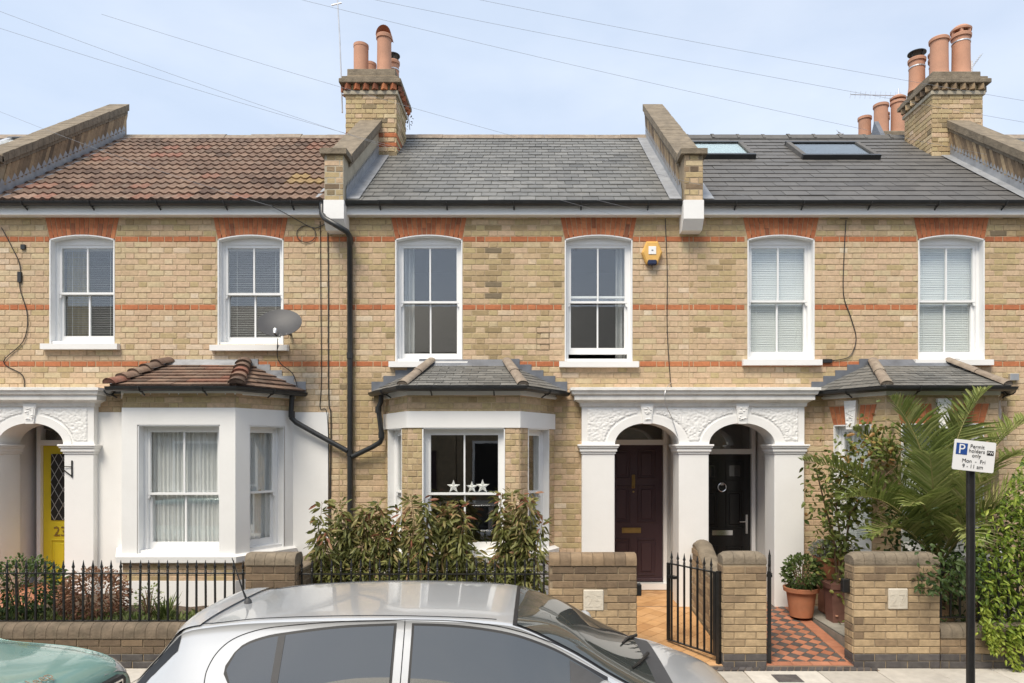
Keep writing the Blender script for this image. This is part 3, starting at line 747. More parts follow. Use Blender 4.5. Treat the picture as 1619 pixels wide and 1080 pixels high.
def parapet(root, X, w=.25, y_top=RY, rise=.44, chim=None, corbel=True, plain=False):
    """party wall standing up above the two roofs, with a coping"""
    yf = -.25; a, b = X-w/2, X+w/2
    rz = lambda y: EZ + (y-EY)*PITCH
    ys = -.02; zf = 6.02
    prof = [(yf, 5.42), (yf, zf), (ys, zf), (y_top, zf + (y_top-ys)*PITCH), (y_top, EZ+.6), (0.05, 5.42)]
    p = MB().prism(prof, 0, a+.004, b-.004).build('parapet_wall', 'cement' if plain else 'dark_mortar', root); fix_normals(p)
    bs = brick_field((a+.004, yf, 0), .0, w-.008, 5.42, zf-.005, (), lambda u, v, k: rnd.gauss(.45,.18), lambda u, v, k: 'stock_brick' if k % 3 else 'pier_brick', shift=.01*X)
    emit_bricks(bs, p, 40)
    # sloping brick courses on the side that shows
    side = 1 if X < 0 else -1
    if not plain:
        xs = b-.004 if side > 0 else a+.004; y = ys+.05
        while y < y_top-.12:
            zb = zf + (y-ys)*PITCH
            bl = MB(); th = .012
            n_ = 4
            for j in range(2):
                pass
            bl.prism([(y, zb-.30+.0), (y+.062, zb-.30+.062*PITCH*.2), (y+.062+.10, zb-.03+.162*PITCH*.0+.075), (y+.10, zb-.03+.05)], 0, min(xs, xs+side*th), max(xs, xs+side*th), tint=clampf(rnd.gauss(.35,.2)))
            o = bl.build('brick', 'pier_brick', p); fix_normals(o); y += .075
    # coping stones
    c = MB(); e = .045
    c.prism([(yf-e, zf), (ys+.04, zf), (ys+.02, zf+.085), (yf-e, zf+.07)], 0, a-e, b+e).build('coping_stone', 'coping', p)
    k = 26 if not chim else 2; yt = y_top if not chim else chim
    for i in range(k):
        y0 = ys + (yt-ys)*i/k + .003; y1 = ys + (yt-ys)*(i+1)/k - .003
        z0_, z1_ = zf + (y0-ys)*PITCH, zf + (y1-ys)*PITCH
        q = MB().prism([(y0, z0_), (y1, z1_), (y1, z1_+.115), (y0, z0_+.115)], 0, a-e, b+e); q.prism([(y0, z0_-.06), (y1, z1_-.06), (y1, z1_+.001), (y0, z0_+.001)], 0, a-.02, b+.02); o = q.build('coping_stone' if chim else 'coping_brick', 'coping', p); fix_normals(o); o.location.z += rnd.gauss(0,.003)
    # lead flashing on the roof each side
    for s_, xw in ((1, b), (-1, a)):
        f = MB(); dx = .17 if s_ > 0 else .16; nst = 26
        y_a, y_b = EY, (y_top-.05)
        def up(y): return rz(y)+.035
        f.add([(xw, y_a, up(y_a)), (xw+s_*dx, y_a, up(y_a)), (xw+s_*dx, y_b, up(y_b)), (xw, y_b, up(y_b))], [(0,1,2,3)])
        f.add([(xw+s_*.006, y_a, up(y_a)-.01), (xw+s_*.006, y_b, up(y_b)-.01), (xw+s_*.006, y_b, up(y_b)+.13), (xw+s_*.006, y_a, up(y_a)+.13)], [(0,1,2,3)])
        for q in range(nst):
            ya = y_a + (y_b-y_a)*q/nst; yb = y_a + (y_b-y_a)*(q+1)/nst
            f.add([(xw+s_*.009, ya, up(ya)+.12), (xw+s_*.009, yb, up(yb)+.12), (xw+s_*.009, (ya+yb)/2, up(yb)+.165)], [(0,1,2)])
        f.build('lead_flashing', 'lead', p)
    if corbel:
        q = MB().prism([(0, 5.08), (-.16, 5.08), (-.262, 5.20), (-.262, 5.44), (0, 5.44)], 0, a-.005, b+.005)
        o = q.build('corbel', 'white_paint', root); fix_normals(o)
    return p

def chimney(root, X, pots, red=True, ytop=8.46, pale=.5):
    w = .80; y0, y1 = 1.73, 2.53; a, b = X-w/2, X+w/2; zb, zc = 6.6, 7.84
    core = MB().box(a+.006, b-.006, y0+.006, y1-.006, 6.2, ytop-.12).build('chimney', 'mortar', root)
    tf = lambda u, v, k: rnd.gauss(pale, .15) + .1*n3(u*3, v*3, X)
    mf = lambda u, v, k: 'red_brick' if red and k in (49, 51) else 'stock_brick'
    bs = []
    for fr, ln in (((a, y0, 0), w), ((b, y0, R(90)), y1-y0), ((a, y1, R(-90)), y1-y0), ((b, y1, R(180)), w)):
        bs += brick_field(fr, .002, ln-.002, zb, zc+.13, (), tf, mf, shift=.1)
    emit_bricks(bs, core, 75)
    # oversailing courses and dog-tooth bricks
    def ring(z0, z1, o, m, nm):
        g = MB().cbox(a-o, b+o, y0-o, y1+o, z0, z1, .008); return g.build(nm, m, core)
    ring(zc-.03, zc+.035, .028, 'cement', 'string_course')
    ring(zc+.13, zc+.20, .085, 'coping', 'string_course')
    ring(zc+.20, zc+.25, .05, 'coping', 'string_course')
    ring(zc+.25, ytop, -.02, 'coping', 'capping')
    m = 'red_brick' if red else 'pier_brick'
    for fr, ln in (((a-.03, y0-.03, 0), w+.06), ((b+.03, y0-.03, R(90)), y1-y0+.06), ((a-.03, y1+.03, R(-90)), y1-y0+.06)):
        n = 6
        for i in range(n):
            u = (i+.5)*ln/n; g = MB(fr)
            g.prism([(u-.052, 0), (u, -.055), (u+.052, 0)], 2, zc+.04, zc+.125, tint=clampf(rnd.gauss(.4,.25))); o = g.build('dogtooth_brick', m, core); fix_normals(o)
    for k, (dx, dy, r, h, kind) in enumerate(pots):
        g = MB(); c = (X+dx, (y0+y1)/2+dy, ytop-.01)
        prof = [(r*1.12, 0), (r*1.08, .03), (r, .1), (r*.97, h*.6), (r*.97, h-.06), (r*1.1, h-.055), (r*1.12, h-.01), (r*1.05, h), (r*.85, h), (r*.82, h-.3)]
        if kind == 'straight': prof = [(r*1.05, 0), (r, .04), (r, h-.05), (r*1.04, h-.045), (r*1.04, h), (r*.86, h), (r*.84, h-.3)]
        po = g.lathe(c, prof, 24).build('chimney_pot', 'pot_clay', core, smooth=35)
        z = c[2] + h
        if kind == 'hood':
            q = MB(); n = 10
            rows = []
            for j in range(7):
                t = R(-20 + 75*j/6); rr = r*1.05; yy = -rr*.6 + 2.0*rr*j/6
                cz = z + .02 + rr*1.0*(1 - (j/6)**2)
                rows.append([(c[0]+rr*math.cos(math.pi*i/n), c[1]+yy, z-.02 + (cz-z+.02)*math.sin(math.pi*i/n)) for i in range(n+1)])
            vs = [p for rw in rows for p in rw]
            q.add(vs, [(j*(n+1)+i, j*(n+1)+i+1, (j+1)*(n+1)+i+1, (j+1)*(n+1)+i) for j in range(6) for i in range(n)])
            q.build('cowl', 'pot_clay', po, smooth=40)
            MB().lathe((c[0], c[1], z-.06), [(r*1.1,0),(r*1.1,.05)], 20).build('collar', 'pot_clay', po, smooth=35)
        elif kind == 'cap':
            q = MB().lathe((c[0], c[1], z+.09), [(r*1.15, 0), (r*1.15, .012), (r*.5, .045), (.001, .05)], 20)
            for t in range(4): q.tube([(c[0]+r*.85*math.cos(t*1.57+.4), c[1]+r*.85*math.sin(t*1.57+.4), z-.02), (c[0]+r*.85*math.cos(t*1.57+.4), c[1]+r*.85*math.sin(t*1.57+.4), z+.1)], .008, 5)
            q.build('cowl', 'black_iron', po, smooth=40)
            MB().lathe((c[0], c[1], z-.16), [(r*1.03,0),(r*1.03,.02)], 20).build('clamp_band', 'alu', po)
        elif kind == 'clay_cap':
            q = MB().lathe((c[0], c[1], z+.05), [(r*1.12, 0), (r*1.15, .03), (r*.8, .075), (.001, .085)], 20)
            for t in range(6): q.box(c[0]+r*.9*math.cos(t*1.05)-.02, c[0]+r*.9*math.cos(t*1.05)+.02, c[1]+r*.9*math.sin(t*1.05)-.02, c[1]+r*.9*math.sin(t*1.05)+.02, z-.01, z+.06)
            q.build('cowl', 'pot_clay', po, smooth=40)
            MB().lathe((c[0], c[1], z-.14), [(r*1.02,0),(r*1.02,.02)], 20).build('clamp_band', 'alu', po)
    return core

Z = lambda py: PZ(py, 9)
X9 = lambda px: PX(px, 9)
VT = Z(371)
OFFP = -9.263                                   # the twin porch repeats every two houses
SKY = [(PX(1080,10.9)-B[2]-.125+.0, PX(1190,10.7)-B[2]-.125, 2.12, 3.05), (PX(1258,10.8)-B[2]-.125, PX(1388,10.6)-B[2]-.125, 2.08, 3.03)]
h23, w23 = house(0, 'terraced house with brown tiled roof, white rendered ground floor and yellow front door',
    [(X9(78), X9(181), Z(543), VT, dict(fill='blind_gold')), (X9(344), X9(448), Z(545), VT, dict(fill='blind_grey'))],
    -4.30, 'render', (1.9+OFFP-.05, 3.28+OFFP), rendered=(-6.4, PX(519,9), 0, 2.74))
h25, w25 = house(1, 'terraced house with grey slate roof, open upstairs sash and dark purple front door',
    [(X9(625), X9(731), Z(571), VT, dict(fill='dark', side='left')), (X9(893), X9(1000), Z(571), VT, dict(fill='dark', side='right', opened=.075))],
    -.857, 'brick', (.85, 2.05))
h27, w27 = house(2, 'terraced house with two roof windows, white blinds upstairs and black front door',
    [(X9(1182), X9(1288), Z(568), VT, dict(fill='blind')), (X9(1452), X9(1557), Z(568), VT, dict(fill='blind'))],
    4.937, 'arched', (2.05, 3.35))
r23 = main_roof(h23, 0, 'tile'); r25 = main_roof(h25, 1, 'slate'); r27 = main_roof(h27, 2, 'new')
parapet(h23, B[0]+.0, corbel=False); parapet(h25, B[1], chim=1.73, y_top=1.75, plain=True); parapet(h27, B[2]); parapet(h27, B[3], chim=1.73, y_top=1.75)
chimney(h25, B[1], [(-.20, -.22, .115, .47, 'straight'), (-.16, .22, .10, .42, 'straight'), (.17, -.22, .115, .62, 'hood'), (.22, .22, .10, .46, 'cap')], True, 8.24, .42)
chimney(h27, B[3], [(-.28, .24, .125, .55, 'cap'), (-.17, -.20, .135, .62, 'flare'), (.06, .24, .125, .56, 'clay_cap'), (.18, -.20, .135, .68, 'clay_cap')], False, 8.20, .50)
# rear chimney showing over the ridge of the house with roof windows
c2 = MB().cbox(6.45, 7.3, 4.0, 4.7, 6.0, 8.32, .02).build('chimney', 'coping', h27)
for k, (dx, dy, r, h_) in enumerate(((-.28, .25, .12, .55), (-.16, -.15, .13, .60), (.05, .2, .12, .52), (.17, -.15, .13, .66))):
    po = MB().lathe((6.86+dx, 4.35+dy, 8.30), [(r*1.1,0),(r,.1),(r*.97,h_*.6),(r*.97,h_-.06),(r*1.1,h_-.05),(r*1.1,h_),(r*.85,h_),(r*.8,h_-.25)], 22).build('chimney_pot', 'pot_clay', c2, smooth=35)
    if k in (2, 3): MB().lathe((6.86+dx, 4.35+dy, 8.34+h_), [(r*1.1,0),(r*1.12,.03),(r*.7,.07),(.001,.08)], 20).build('cowl', 'pot_clay', po, smooth=40)
MB().prism([(3.0, 7.5), (3.9, 7.5), (3.5, 8.25)], 0, 6.22, 6.3).build('lead_gusset', 'lead_dark', h27)
# render on the ground floor of the brown-roofed house
rn = MB(); cells(rn, -6.4, PX(519,9), .0, 2.735, [(-4.30-1.0, -4.30+1.0, .1, 2.92), (1.9+OFFP-.05, 3.28+OFFP, 0, 2.86)], -.016)
rn.add([(-6.4,-.016,2.735),(PX(519,9),-.016,2.735),(PX(519,9),.01,2.735),(-6.4,.01,2.735)], [(0,1,2,3)]); rn.add([(PX(519,9),-.016,0),(PX(519,9),.01,0),(PX(519,9),.01,2.735),(PX(519,9),-.016,2.735)], [(0,1,2,3)])
rn.build('render', 'white_paint', h23)
# roof windows
ra = math.atan(PITCH)
U_, V_ = Vector((1,0,0)), Vector((0, math.cos(ra), math.sin(ra))); N_ = U_.cross(V_)
org = Vector((B[2]+.125, EY, EZ))
def slope_box(name, u0, u1, v0, v1, n0, n1, m, parent):
    g = MB().box(u0, u1, v0, v1, n0, n1); g.v = [tuple(org + U_*x + V_*y + N_*z) for x, y, z in g.v]; return g.build(name, m, parent)
for k, (u0, u1, v0, v1) in enumerate(SKY):
    rwn = slope_box('roof_window', u0, u1, v0, v0+.07, .0, .085, 'black_plastic', h27)
    slope_box('frame', u0, u1, v1-.06, v1, 0, .075, 'black_plastic', rwn); slope_box('frame', u0, u0+.07, v0+.07, v1-.06, 0, .08, 'ridge_grey', rwn); slope_box('frame', u1-.07, u1, v0+.07, v1-.06, 0, .08, 'ridge_grey', rwn)
    slope_box('blind', u0+.07, u1-.07, v0+.07, v1-.06, .036, .040, 'blind_white' if k == 0 else 'dark_room', rwn)  # not real blinds: white sheet paints a sky reflection, dark one darkens its pane
    slope_box('pane', u0+.07, u1-.07, v0+.07, v1-.06, .052, .058, 'roof_glass', rwn)

# blocked-up vent in the brickwork between the upstairs windows
vt = MB(); va, vb, vc, vd = X9(849), X9(868), Z(553), Z(518)
for (p, q, r_, s_) in ((va,vb,vc-.006,vc),(va,vb,vd,vd+.006),(va-.006,va,vc,vd),(vb,vb+.006,vc,vd)): vt.box(p, q, -.0058, .0, r_, s_)
for k in range(1,4): vt.box(va, vb, -.0058, .0, vc+(vd-vc)*k/4-.003, vc+(vd-vc)*k/4+.003)
vt.build('blocked_vent', 'dark_coping_line', h25)
# ---- neighbours whose roofs just enter the picture
def neighbour(label, xa, xb, m):
    r = thing('terraced_house', label, 'house', ((xa+xb)/2, 1.5, 0))
    wx = (X9(625)+9.22, X9(731)+9.22) if xa > 0 else (X9(893)-9.22, X9(1000)-9.22); v0 = Z(571)
    hl = [(wx[0], wx[1], v0, VT)]
    mo = MB(FR0); cells(mo, xa, xb, 0, TOP+.1, hl, .0025); wl = mo.build('wall', 'mortar', r)
    hb_ = hl + [lambda v: (wx[0]-.062*(v-VT+.06)/.32-.004, wx[1]+.062*(v-VT+.06)/.32+.004) if v > VT-.06 else None]
    emit_bricks(brick_field(FR0, xa+.001, xb-.001, .1, TOP, hb_, brick_tint(2), red_bands), wl, 0)
    voussoirs(wl, FR0, wx[0], wx[1], VT-.06, .06, 5.315); window(r, FR0, wx[0], wx[1], v0, VT, fill='blind')
    MB().box(xa+.12, xb-.12, .4, 5.5, .05, 5.4).build('interior', 'dark_room', r)
    MB().box(xa+.13, xb-.13, -.105, -.03, 5.315, EZ-.02).build('fascia', 'white_paint', r); gutter(r, [(xa+.13, -.165, EZ-.012), (xb-.13, -.165, EZ-.012)], r=.052)
    ro = MB().add([(xa,EY,EZ),(xb,EY,EZ),(xb,RY,RZ-.0),(xa,RY,RZ-.0),(xb,5.6,EZ+.1),(xa,5.6,EZ+.1)], [(0,1,2,3),(3,2,4,5),(0,5,4,1)]).build('roof', m, r)
    SLn = math.hypot(RY-EY, RZ-EZ)
    tile_face(ro, 'slate', [(xa,EY,EZ),(xb,EY,EZ),(xb,RY,RZ),(xa,RY,RZ)], SLn/17, .33, .009, m, 40)
    MB().prism([(RY-.14,RZ-.08),(RY,RZ+.05),(RY+.14,RZ-.08)], 0, xa, xb).build('ridge', 'ridge_clay', r)
    return r
n29 = neighbour('roof of the next terraced house beyond the brick chimney stack with four pots', B[3], B[3]+3.5, 'slate')
n21 = neighbour('roof of the next terraced house with a roof window, beyond the lichen-covered parapet', B[0]-3.6, B[0], 'new_slate')
org = Vector((B[0]-1.9, EY, EZ))
for (u0, u1, v0, v1) in ((.25, 1.15, 2.5, 3.3),):
    rwn = slope_box('roof_window', u0, u1, v0, v0+.07, .0, .085, 'black_plastic', n21)
    slope_box('frame', u0, u1, v1-.06, v1, 0, .09, 'black_plastic', rwn); slope_box('frame', u0, u0+.09, v0+.07, v1-.06, 0, .085, 'alu', rwn); slope_box('frame', u1-.09, u1, v0+.07, v1-.06, 0, .085, 'alu', rwn)
    slope_box('pane', u0+.09, u1-.09, v0+.07, v1-.06, .03, .05, 'blind_white', rwn)

# ================================================================== TWIN PORCH
def porch(off, label, group=None, doors=None):
    """white arched porch shared by two front doors; off shifts it along the street"""
    yf = -.10; base = .18
    cols = [(.618+off, 1.047+off), (1.883+off, 2.274+off), (3.131+off, 3.519+off)]
    ops = [(cols[0][1], cols[1][0]), (cols[1][1], cols[2][0])]
    root = thing('twin_porch', label, 'porch', (2.07+off, 0, 0))
    zs, zk, ztop = 2.308, 2.588, 2.865
    TH = .38
    for ci, (a, b) in enumerate(cols):
        c = MB().cbox(a, b, yf, yf+TH, base-.12, 2.185, .008).build('column', 'porch_paint', root)
        k = MB()
        for (z0, z1, e) in ((2.185, 2.215, .012), (2.215, 2.262, .028), (2.262, 2.285, .044), (2.285, 2.31, .056)):
            k.cbox(a-e, b+e, yf-e, yf+TH+.02, z0, z1+.001, .004)
        k.build('capital', 'porch_paint', c)
    # wall above the arches
    g = MB(); n = 28
    L0, L1 = cols[0][0], cols[2][1]
    def curve(o, t, ex=0):
        a, b = o; c = (a+b)/2; hw = (b-a)/2 + ex; th = math.pi*(1-t); return (c + hw*math.cos(th), zs + (zk-zs+ex)*math.sin(th))
    for y, flip in ((yf, False), (yf+TH, True)):
        def q(x0, x1, z00, z01, z1):
            vs = [(x0,y,z00),(x1,y,z01),(x1,y,z1),(x0,y,z1)]; g.add(vs, [(3,2,1,0) if flip else (0,1,2,3)])
        for (a, b) in cols: q(a, b, zs, zs, ztop)
        for o in ops:
            for i in range(n):
                p0, p1 = curve(o, i/n), curve(o, (i+1)/n); q(p0[0], p1[0], p0[1], p1[1], ztop)
    for o in ops:
        for i in range(n):
            p0, p1 = curve(o, i/n), curve(o, (i+1)/n)
            g.add([(p0[0],yf,p0[1]),(p0[0],yf+TH,p0[1]),(p1[0],yf+TH,p1[1]),(p1[0],yf,p1[1])], [(0,1,2,3)])
    g.add([(L0,yf,zs),(L0,.02,zs),(L0,.02,ztop),(L0,yf,ztop)], [(3,2,1,0)]); g.add([(L1,yf,zs),(L1,.02,zs),(L1,.02,ztop),(L1,yf,ztop)], [(0,1,2,3)])
    fr = g.build('arch_wall', 'porch_paint', root)
    # raised archivolts, keystones and vermiculated panels
    for o in ops:
        h = MB(); e0, e1 = .0, .105
        for i in range(n):
            t0, t1 = i/n, (i+1)/n
            a0, a1, b0, b1 = curve(o, t0, e0), curve(o, t1, e0), curve(o, t0, e1), curve(o, t1, e1)
            yy = yf-.016
            h.add([(a0[0],yy,a0[1]),(a1[0],yy,a1[1]),(b1[0],yy,b1[1]),(b0[0],yy,b0[1]),(b0[0],yf+.002,b0[1]),(b1[0],yf+.002,b1[1]),(a0[0],yf+.004,a0[1]),(a1[0],yf+.004,a1[1])], [(0,1,2,3)[::-1],(3,2,5,4)[::-1],(0,1,7,6)])
        ao = h.build('archivolt', 'porch_paint', root); fix_normals(ao)
        um = (o[0]+o[1])/2
        k = MB().prism([(um-.052, zk-.01), (um+.052, zk-.01), (um+.085, ztop-.03), (um-.085, ztop-.03)], 1, yf-.035, yf+.01).build('keystone', 'porch_paint', root)
        wv = MB().prism([(um-.04, zk+.03), (um+.04, zk+.03), (um+.066, ztop-.06), (um-.066, ztop-.06)], 1, yf-.040, yf-.034)
        for _ in range(16):
            v = rnd.uniform(zk+.04, ztop-.07); hw_ = .035+.02*(v-zk)/.27; u = um + rnd.uniform(-hw_, hw_); s = rnd.uniform(.008,.018); wv.cbox(u-s, u+s, yf-.048, yf-.039, v-s*.6, v+s*.6, .004)
        wv.build('vermiculation', 'porch_paint', k, kind='stuff')
    def inside(u, v):
        for o in ops:
            c = (o[0]+o[1])/2; hw = (o[1]-o[0])/2+.13; vv = zk-zs+.13
            if v >= zs and ((u-c)/hw)**2 + ((v-zs)/vv)**2 < 1: return False
            if abs(u-c) < .10 + .02: return False
        return True
    st = .011
    for (pa, pb) in ((L0+.07, (ops[0][0]+ops[0][1])/2), ((ops[0][0]+ops[0][1])/2, (ops[1][0]+ops[1][1])/2), ((ops[1][0]+ops[1][1])/2, L1-.07)):
        g = MB(); nu, nv = int((pb-pa)/st), int((ztop-.075-zs-.045)/st); idx = {}
        def vtx(i, j):
            if (i, j) not in idx:
                u, v = pa+i*st, zs+.045+j*st
                q = noise.noise(Vector((u*27, v*38, off))); hgt = .009*clampf(.5+2.2*(abs(q)-.12)*2, 0, 1)
                edge = any(not inside(pa+(i+di)*st+st/2, zs+.045+(j+dj)*st+st/2) or not (0 <= i+di < nu) or not (0 <= j+dj < nv) for di in (-1,0) for dj in (-1,0))
                idx[(i, j)] = len(g.v); g.add([(u, yf + (.001 if edge else -.004-hgt), v)], [])
            return idx[(i, j)]
        for i in range(nu):
            for j in range(nv):
                if inside(pa+(i+.5)*st, zs+.045+(j+.5)*st):
                    f = (vtx(i,j), vtx(i+1,j), vtx(i+1,j+1), vtx(i,j+1)); g.f.append(f)
        if g.f: g.build('vermiculated_panel', 'porch_paint', root, smooth=60)
    # cornice: stepped moulding, dirty on top
    e = lambda a: L0-a
    y_ = yf
    prof = [(0, 2.80), (.02, 2.805), (.03, 2.85), (.07, 2.875), (.10, 2.885), (.10, 2.945), (.125, 2.955), (.14, 3.0), (.155, 3.005), (.155, 3.04), (.02, 3.055), (-.1, 3.06), (-.1, 2.80)]
    MB().sweep([(L0, .03, 0), (L0, yf, 0), (L1, yf, 0), (L1, .03, 0)], prof).build('cornice', 'old_white', root)
    # recess: side walls, ceiling, floor
    rc = MB(); Y1 = 1.06
    for (a, b) in ((.93+off, 1.99+off), (2.17+off, 3.26+off)):
        y0 = yf+TH-.001
        rc.add([(a,y0,.1),(a,Y1,.1),(a,Y1,2.75),(a,y0,2.75)], [(0,1,2,3)]); rc.add([(b,y0,.1),(b,Y1,.1),(b,Y1,2.75),(b,y0,2.75)], [(3,2,1,0)])
        rc.add([(a,y0,2.75),(b,y0,2.75),(b,Y1,2.75),(a,Y1,2.75)], [(3,2,1,0)]); rc.add([(a,Y1,.1),(b,Y1,.1),(b,Y1,2.75),(a,Y1,2.75)], [(0,1,2,3)])
    rc.add([(.8+off,y0,zs),(.93+off,y0,zs),(.93+off,y0,ztop),(.8+off,y0,ztop)], [(0,1,2,3)])
    rc.build('recess', 'porch_paint', root)
    return root, ops

def door(root, x0, x1, z0, z1, y, m, rows, zt, frame_m='gloss_white', name='door'):
    fx = .055
    f = MB().box(x0-fx, x0, y-.05, y+.06, z0-.05, zt); f.box(x1, x1+fx, y-.05, y+.06, z0-.05, zt); f.box(x0, x1, y-.05, y+.06, z1, z1+.075); f.box(x0-fx, x1+fx, y-.05, y+.06, zt, zt+.06); f.box(x0-fx, x1+fx, y-.13, y+.06, z0-.10, z0-.012)
    d = MB().cbox(x0+.002, x1-.002, y, y+.045, z0, z1-.002, .003).build(name, m, root)
    f.build('door_frame', frame_m, d)
    MB().box(x0, x1, y+.0, y+.006, z1+.075, zt).build('fanlight', 'window_glass', d)
    MB().box(x0, x1, y+.05, y+.055, z1+.05, zt).build('fanlight_backing', 'dark_room', d)
    st = .11; w_ = (x1-x0-3*st)/2
    for (va, vb) in rows:
        for k in range(2):
            a = x0 + st + k*(w_+st); b = a + w_
            p = MB()
            for (q0, q1, r0, r1) in ((a, b, va, va+.02), (a, b, vb-.02, vb), (a, a+.02, va+.02, vb-.02), (b-.02, b, va+.02, vb-.02)): p.cbox(q0, q1, y-.014, y+.003, r0, r1, .006)
            p.cbox(a+.05, b-.05, y-.012, y+.003, va+.05, vb-.05, .010)
            p.build('door_panel', m, d)
    return d
pA, _ = porch(0, 'white twin arched porch framing the dark purple and black front doors')
pB, _ = porch(OFFP, 'white twin arched porch beside the yellow front door')
# purple door
zb = .315; yd = 1.0
d25 = door(h25, 1.03, 1.88, zb, 2.31, yd, 'purple_door', ((zb+.09, zb+.62), (zb+.86, zb+1.40), (zb+1.50, zb+1.93)), 2.72)
MB().cbox(1.03, 1.88, yd-.03, yd+.01, zb, zb+.05, .008).build('weather_bar', 'purple_door', d25)
lb = MB().cbox(1.28, 1.56, yd-.016, yd+.003, zb+.705, zb+.785, .006); lb.cbox(1.31, 1.53, yd-.022, yd-.014, zb+.725, zb+.765, .003).build('letterbox', 'brass', d25)
kn = MB().cbox(1.425, 1.475, yd-.018, yd+.003, zb+1.36, zb+1.56, .008); kn.tube([(1.45, yd-.03, zb+1.54), (1.45, yd-.055, zb+1.46), (1.45, yd-.05, zb+1.39), (1.45, yd-.02, zb+1.37)], .010, 8); kn.build('knocker', 'brass', d25, smooth=40)
MB().tube([(1.45, yd-.012, zb+1.31), (1.45, yd+.0, zb+1.31)], .014, 12).build('lock', 'brass', d25)
# black door
zb2 = .29; zt2 = 2.176
d27 = door(h27, 2.32, 3.167, zb2, zt2, yd, 'black_door', ((zb2+.09, zb2+.55), (zb2+.80, zb2+1.36),), 2.72)
for k in range(2):
    a = 2.32+.11+k*(.259+.11); p = MB().cbox(a, a+.259, yd-.012, yd+.002, zb2+1.50, zb2+1.78, .008).build('door_panel', 'black_door', d27)
    MB().cbox(a+.05, a+.21, yd-.016, yd-.011, zb2+1.56, zb2+1.72, .003).build('door_light', 'window_glass', p)
MB().box(2.60, 2.90, yd-.014, yd+.003, zb2+.70, zb2+.77).build('letterbox', 'chrome', d27)
k = MB().tube([(2.74+.06*math.sin(t), yd-.03, zb2+1.40+.06*math.cos(t)) for t in [2*math.pi*i/16 for i in range(17)]], .009, 8); k.lathe((2.74, yd-.02, zb2+1.45), [(.03,-.02),(.03,.02)], 10); k.build('knocker', 'chrome', d27, smooth=40)
k = MB().cbox(3.09, 3.125, yd-.012, yd+.002, zb2+.72, zb2+1.0, .004); k.tube([(3.105, yd-.01, zb2+.90), (3.105, yd-.05, zb2+.90), (2.99, yd-.05, zb2+.90)], .010, 8); k.build('handle', 'chrome', d27, smooth=40)
# yellow door with number 23 and leaded glass
yy = .6; x0y = -6.91
d23 = door(h23, x0y, x0y+.82, .30, 2.30, yy, 'yellow_door', ((.38, .98),), 2.66)
MB().box(x0y+.12, x0y+.70, yy-.012, yy+.002, 1.25, 2.18).build('door_light', 'sign_black', d23)
ldm = MB()
for i in range(-8, 9):
    for s_ in (1, -1):
        pts = clip_poly([(x0y+.41+i*.12-.004, 1.25), (x0y+.41+i*.12+.004, 1.25), (x0y+.41+i*.12+s_*.52+.004, 2.18), (x0y+.41+i*.12+s_*.52-.004, 2.18)], [(x0y+.12,1.25),(x0y+.70,1.25),(x0y+.70,2.18),(x0y+.12,2.18)])
        if len(pts) > 2: ldm.prism(pts, 1, yy-.015, yy-.011)
ldm.build('leading', 'alu', d23)
RX = Matrix.Rotation(R(90), 4, 'X')
text_obj('number', '23', .19, 'brass', d23, Matrix.Translation((x0y+.245, yy-.004, 1.03)) @ RX, .006)
# outside light in the yellow door's porch
lt = MB().lathe((-6.55, .25, 2.50), [(.02, 0), (.075, .02), (.085, .06), (.05, .11), (.02, .13), (.01, .26)], 14).build('porch_lantern', 'black_iron', smooth=50)
tag(lt, 'small round lantern hanging inside the arch by the yellow door', 'lantern')
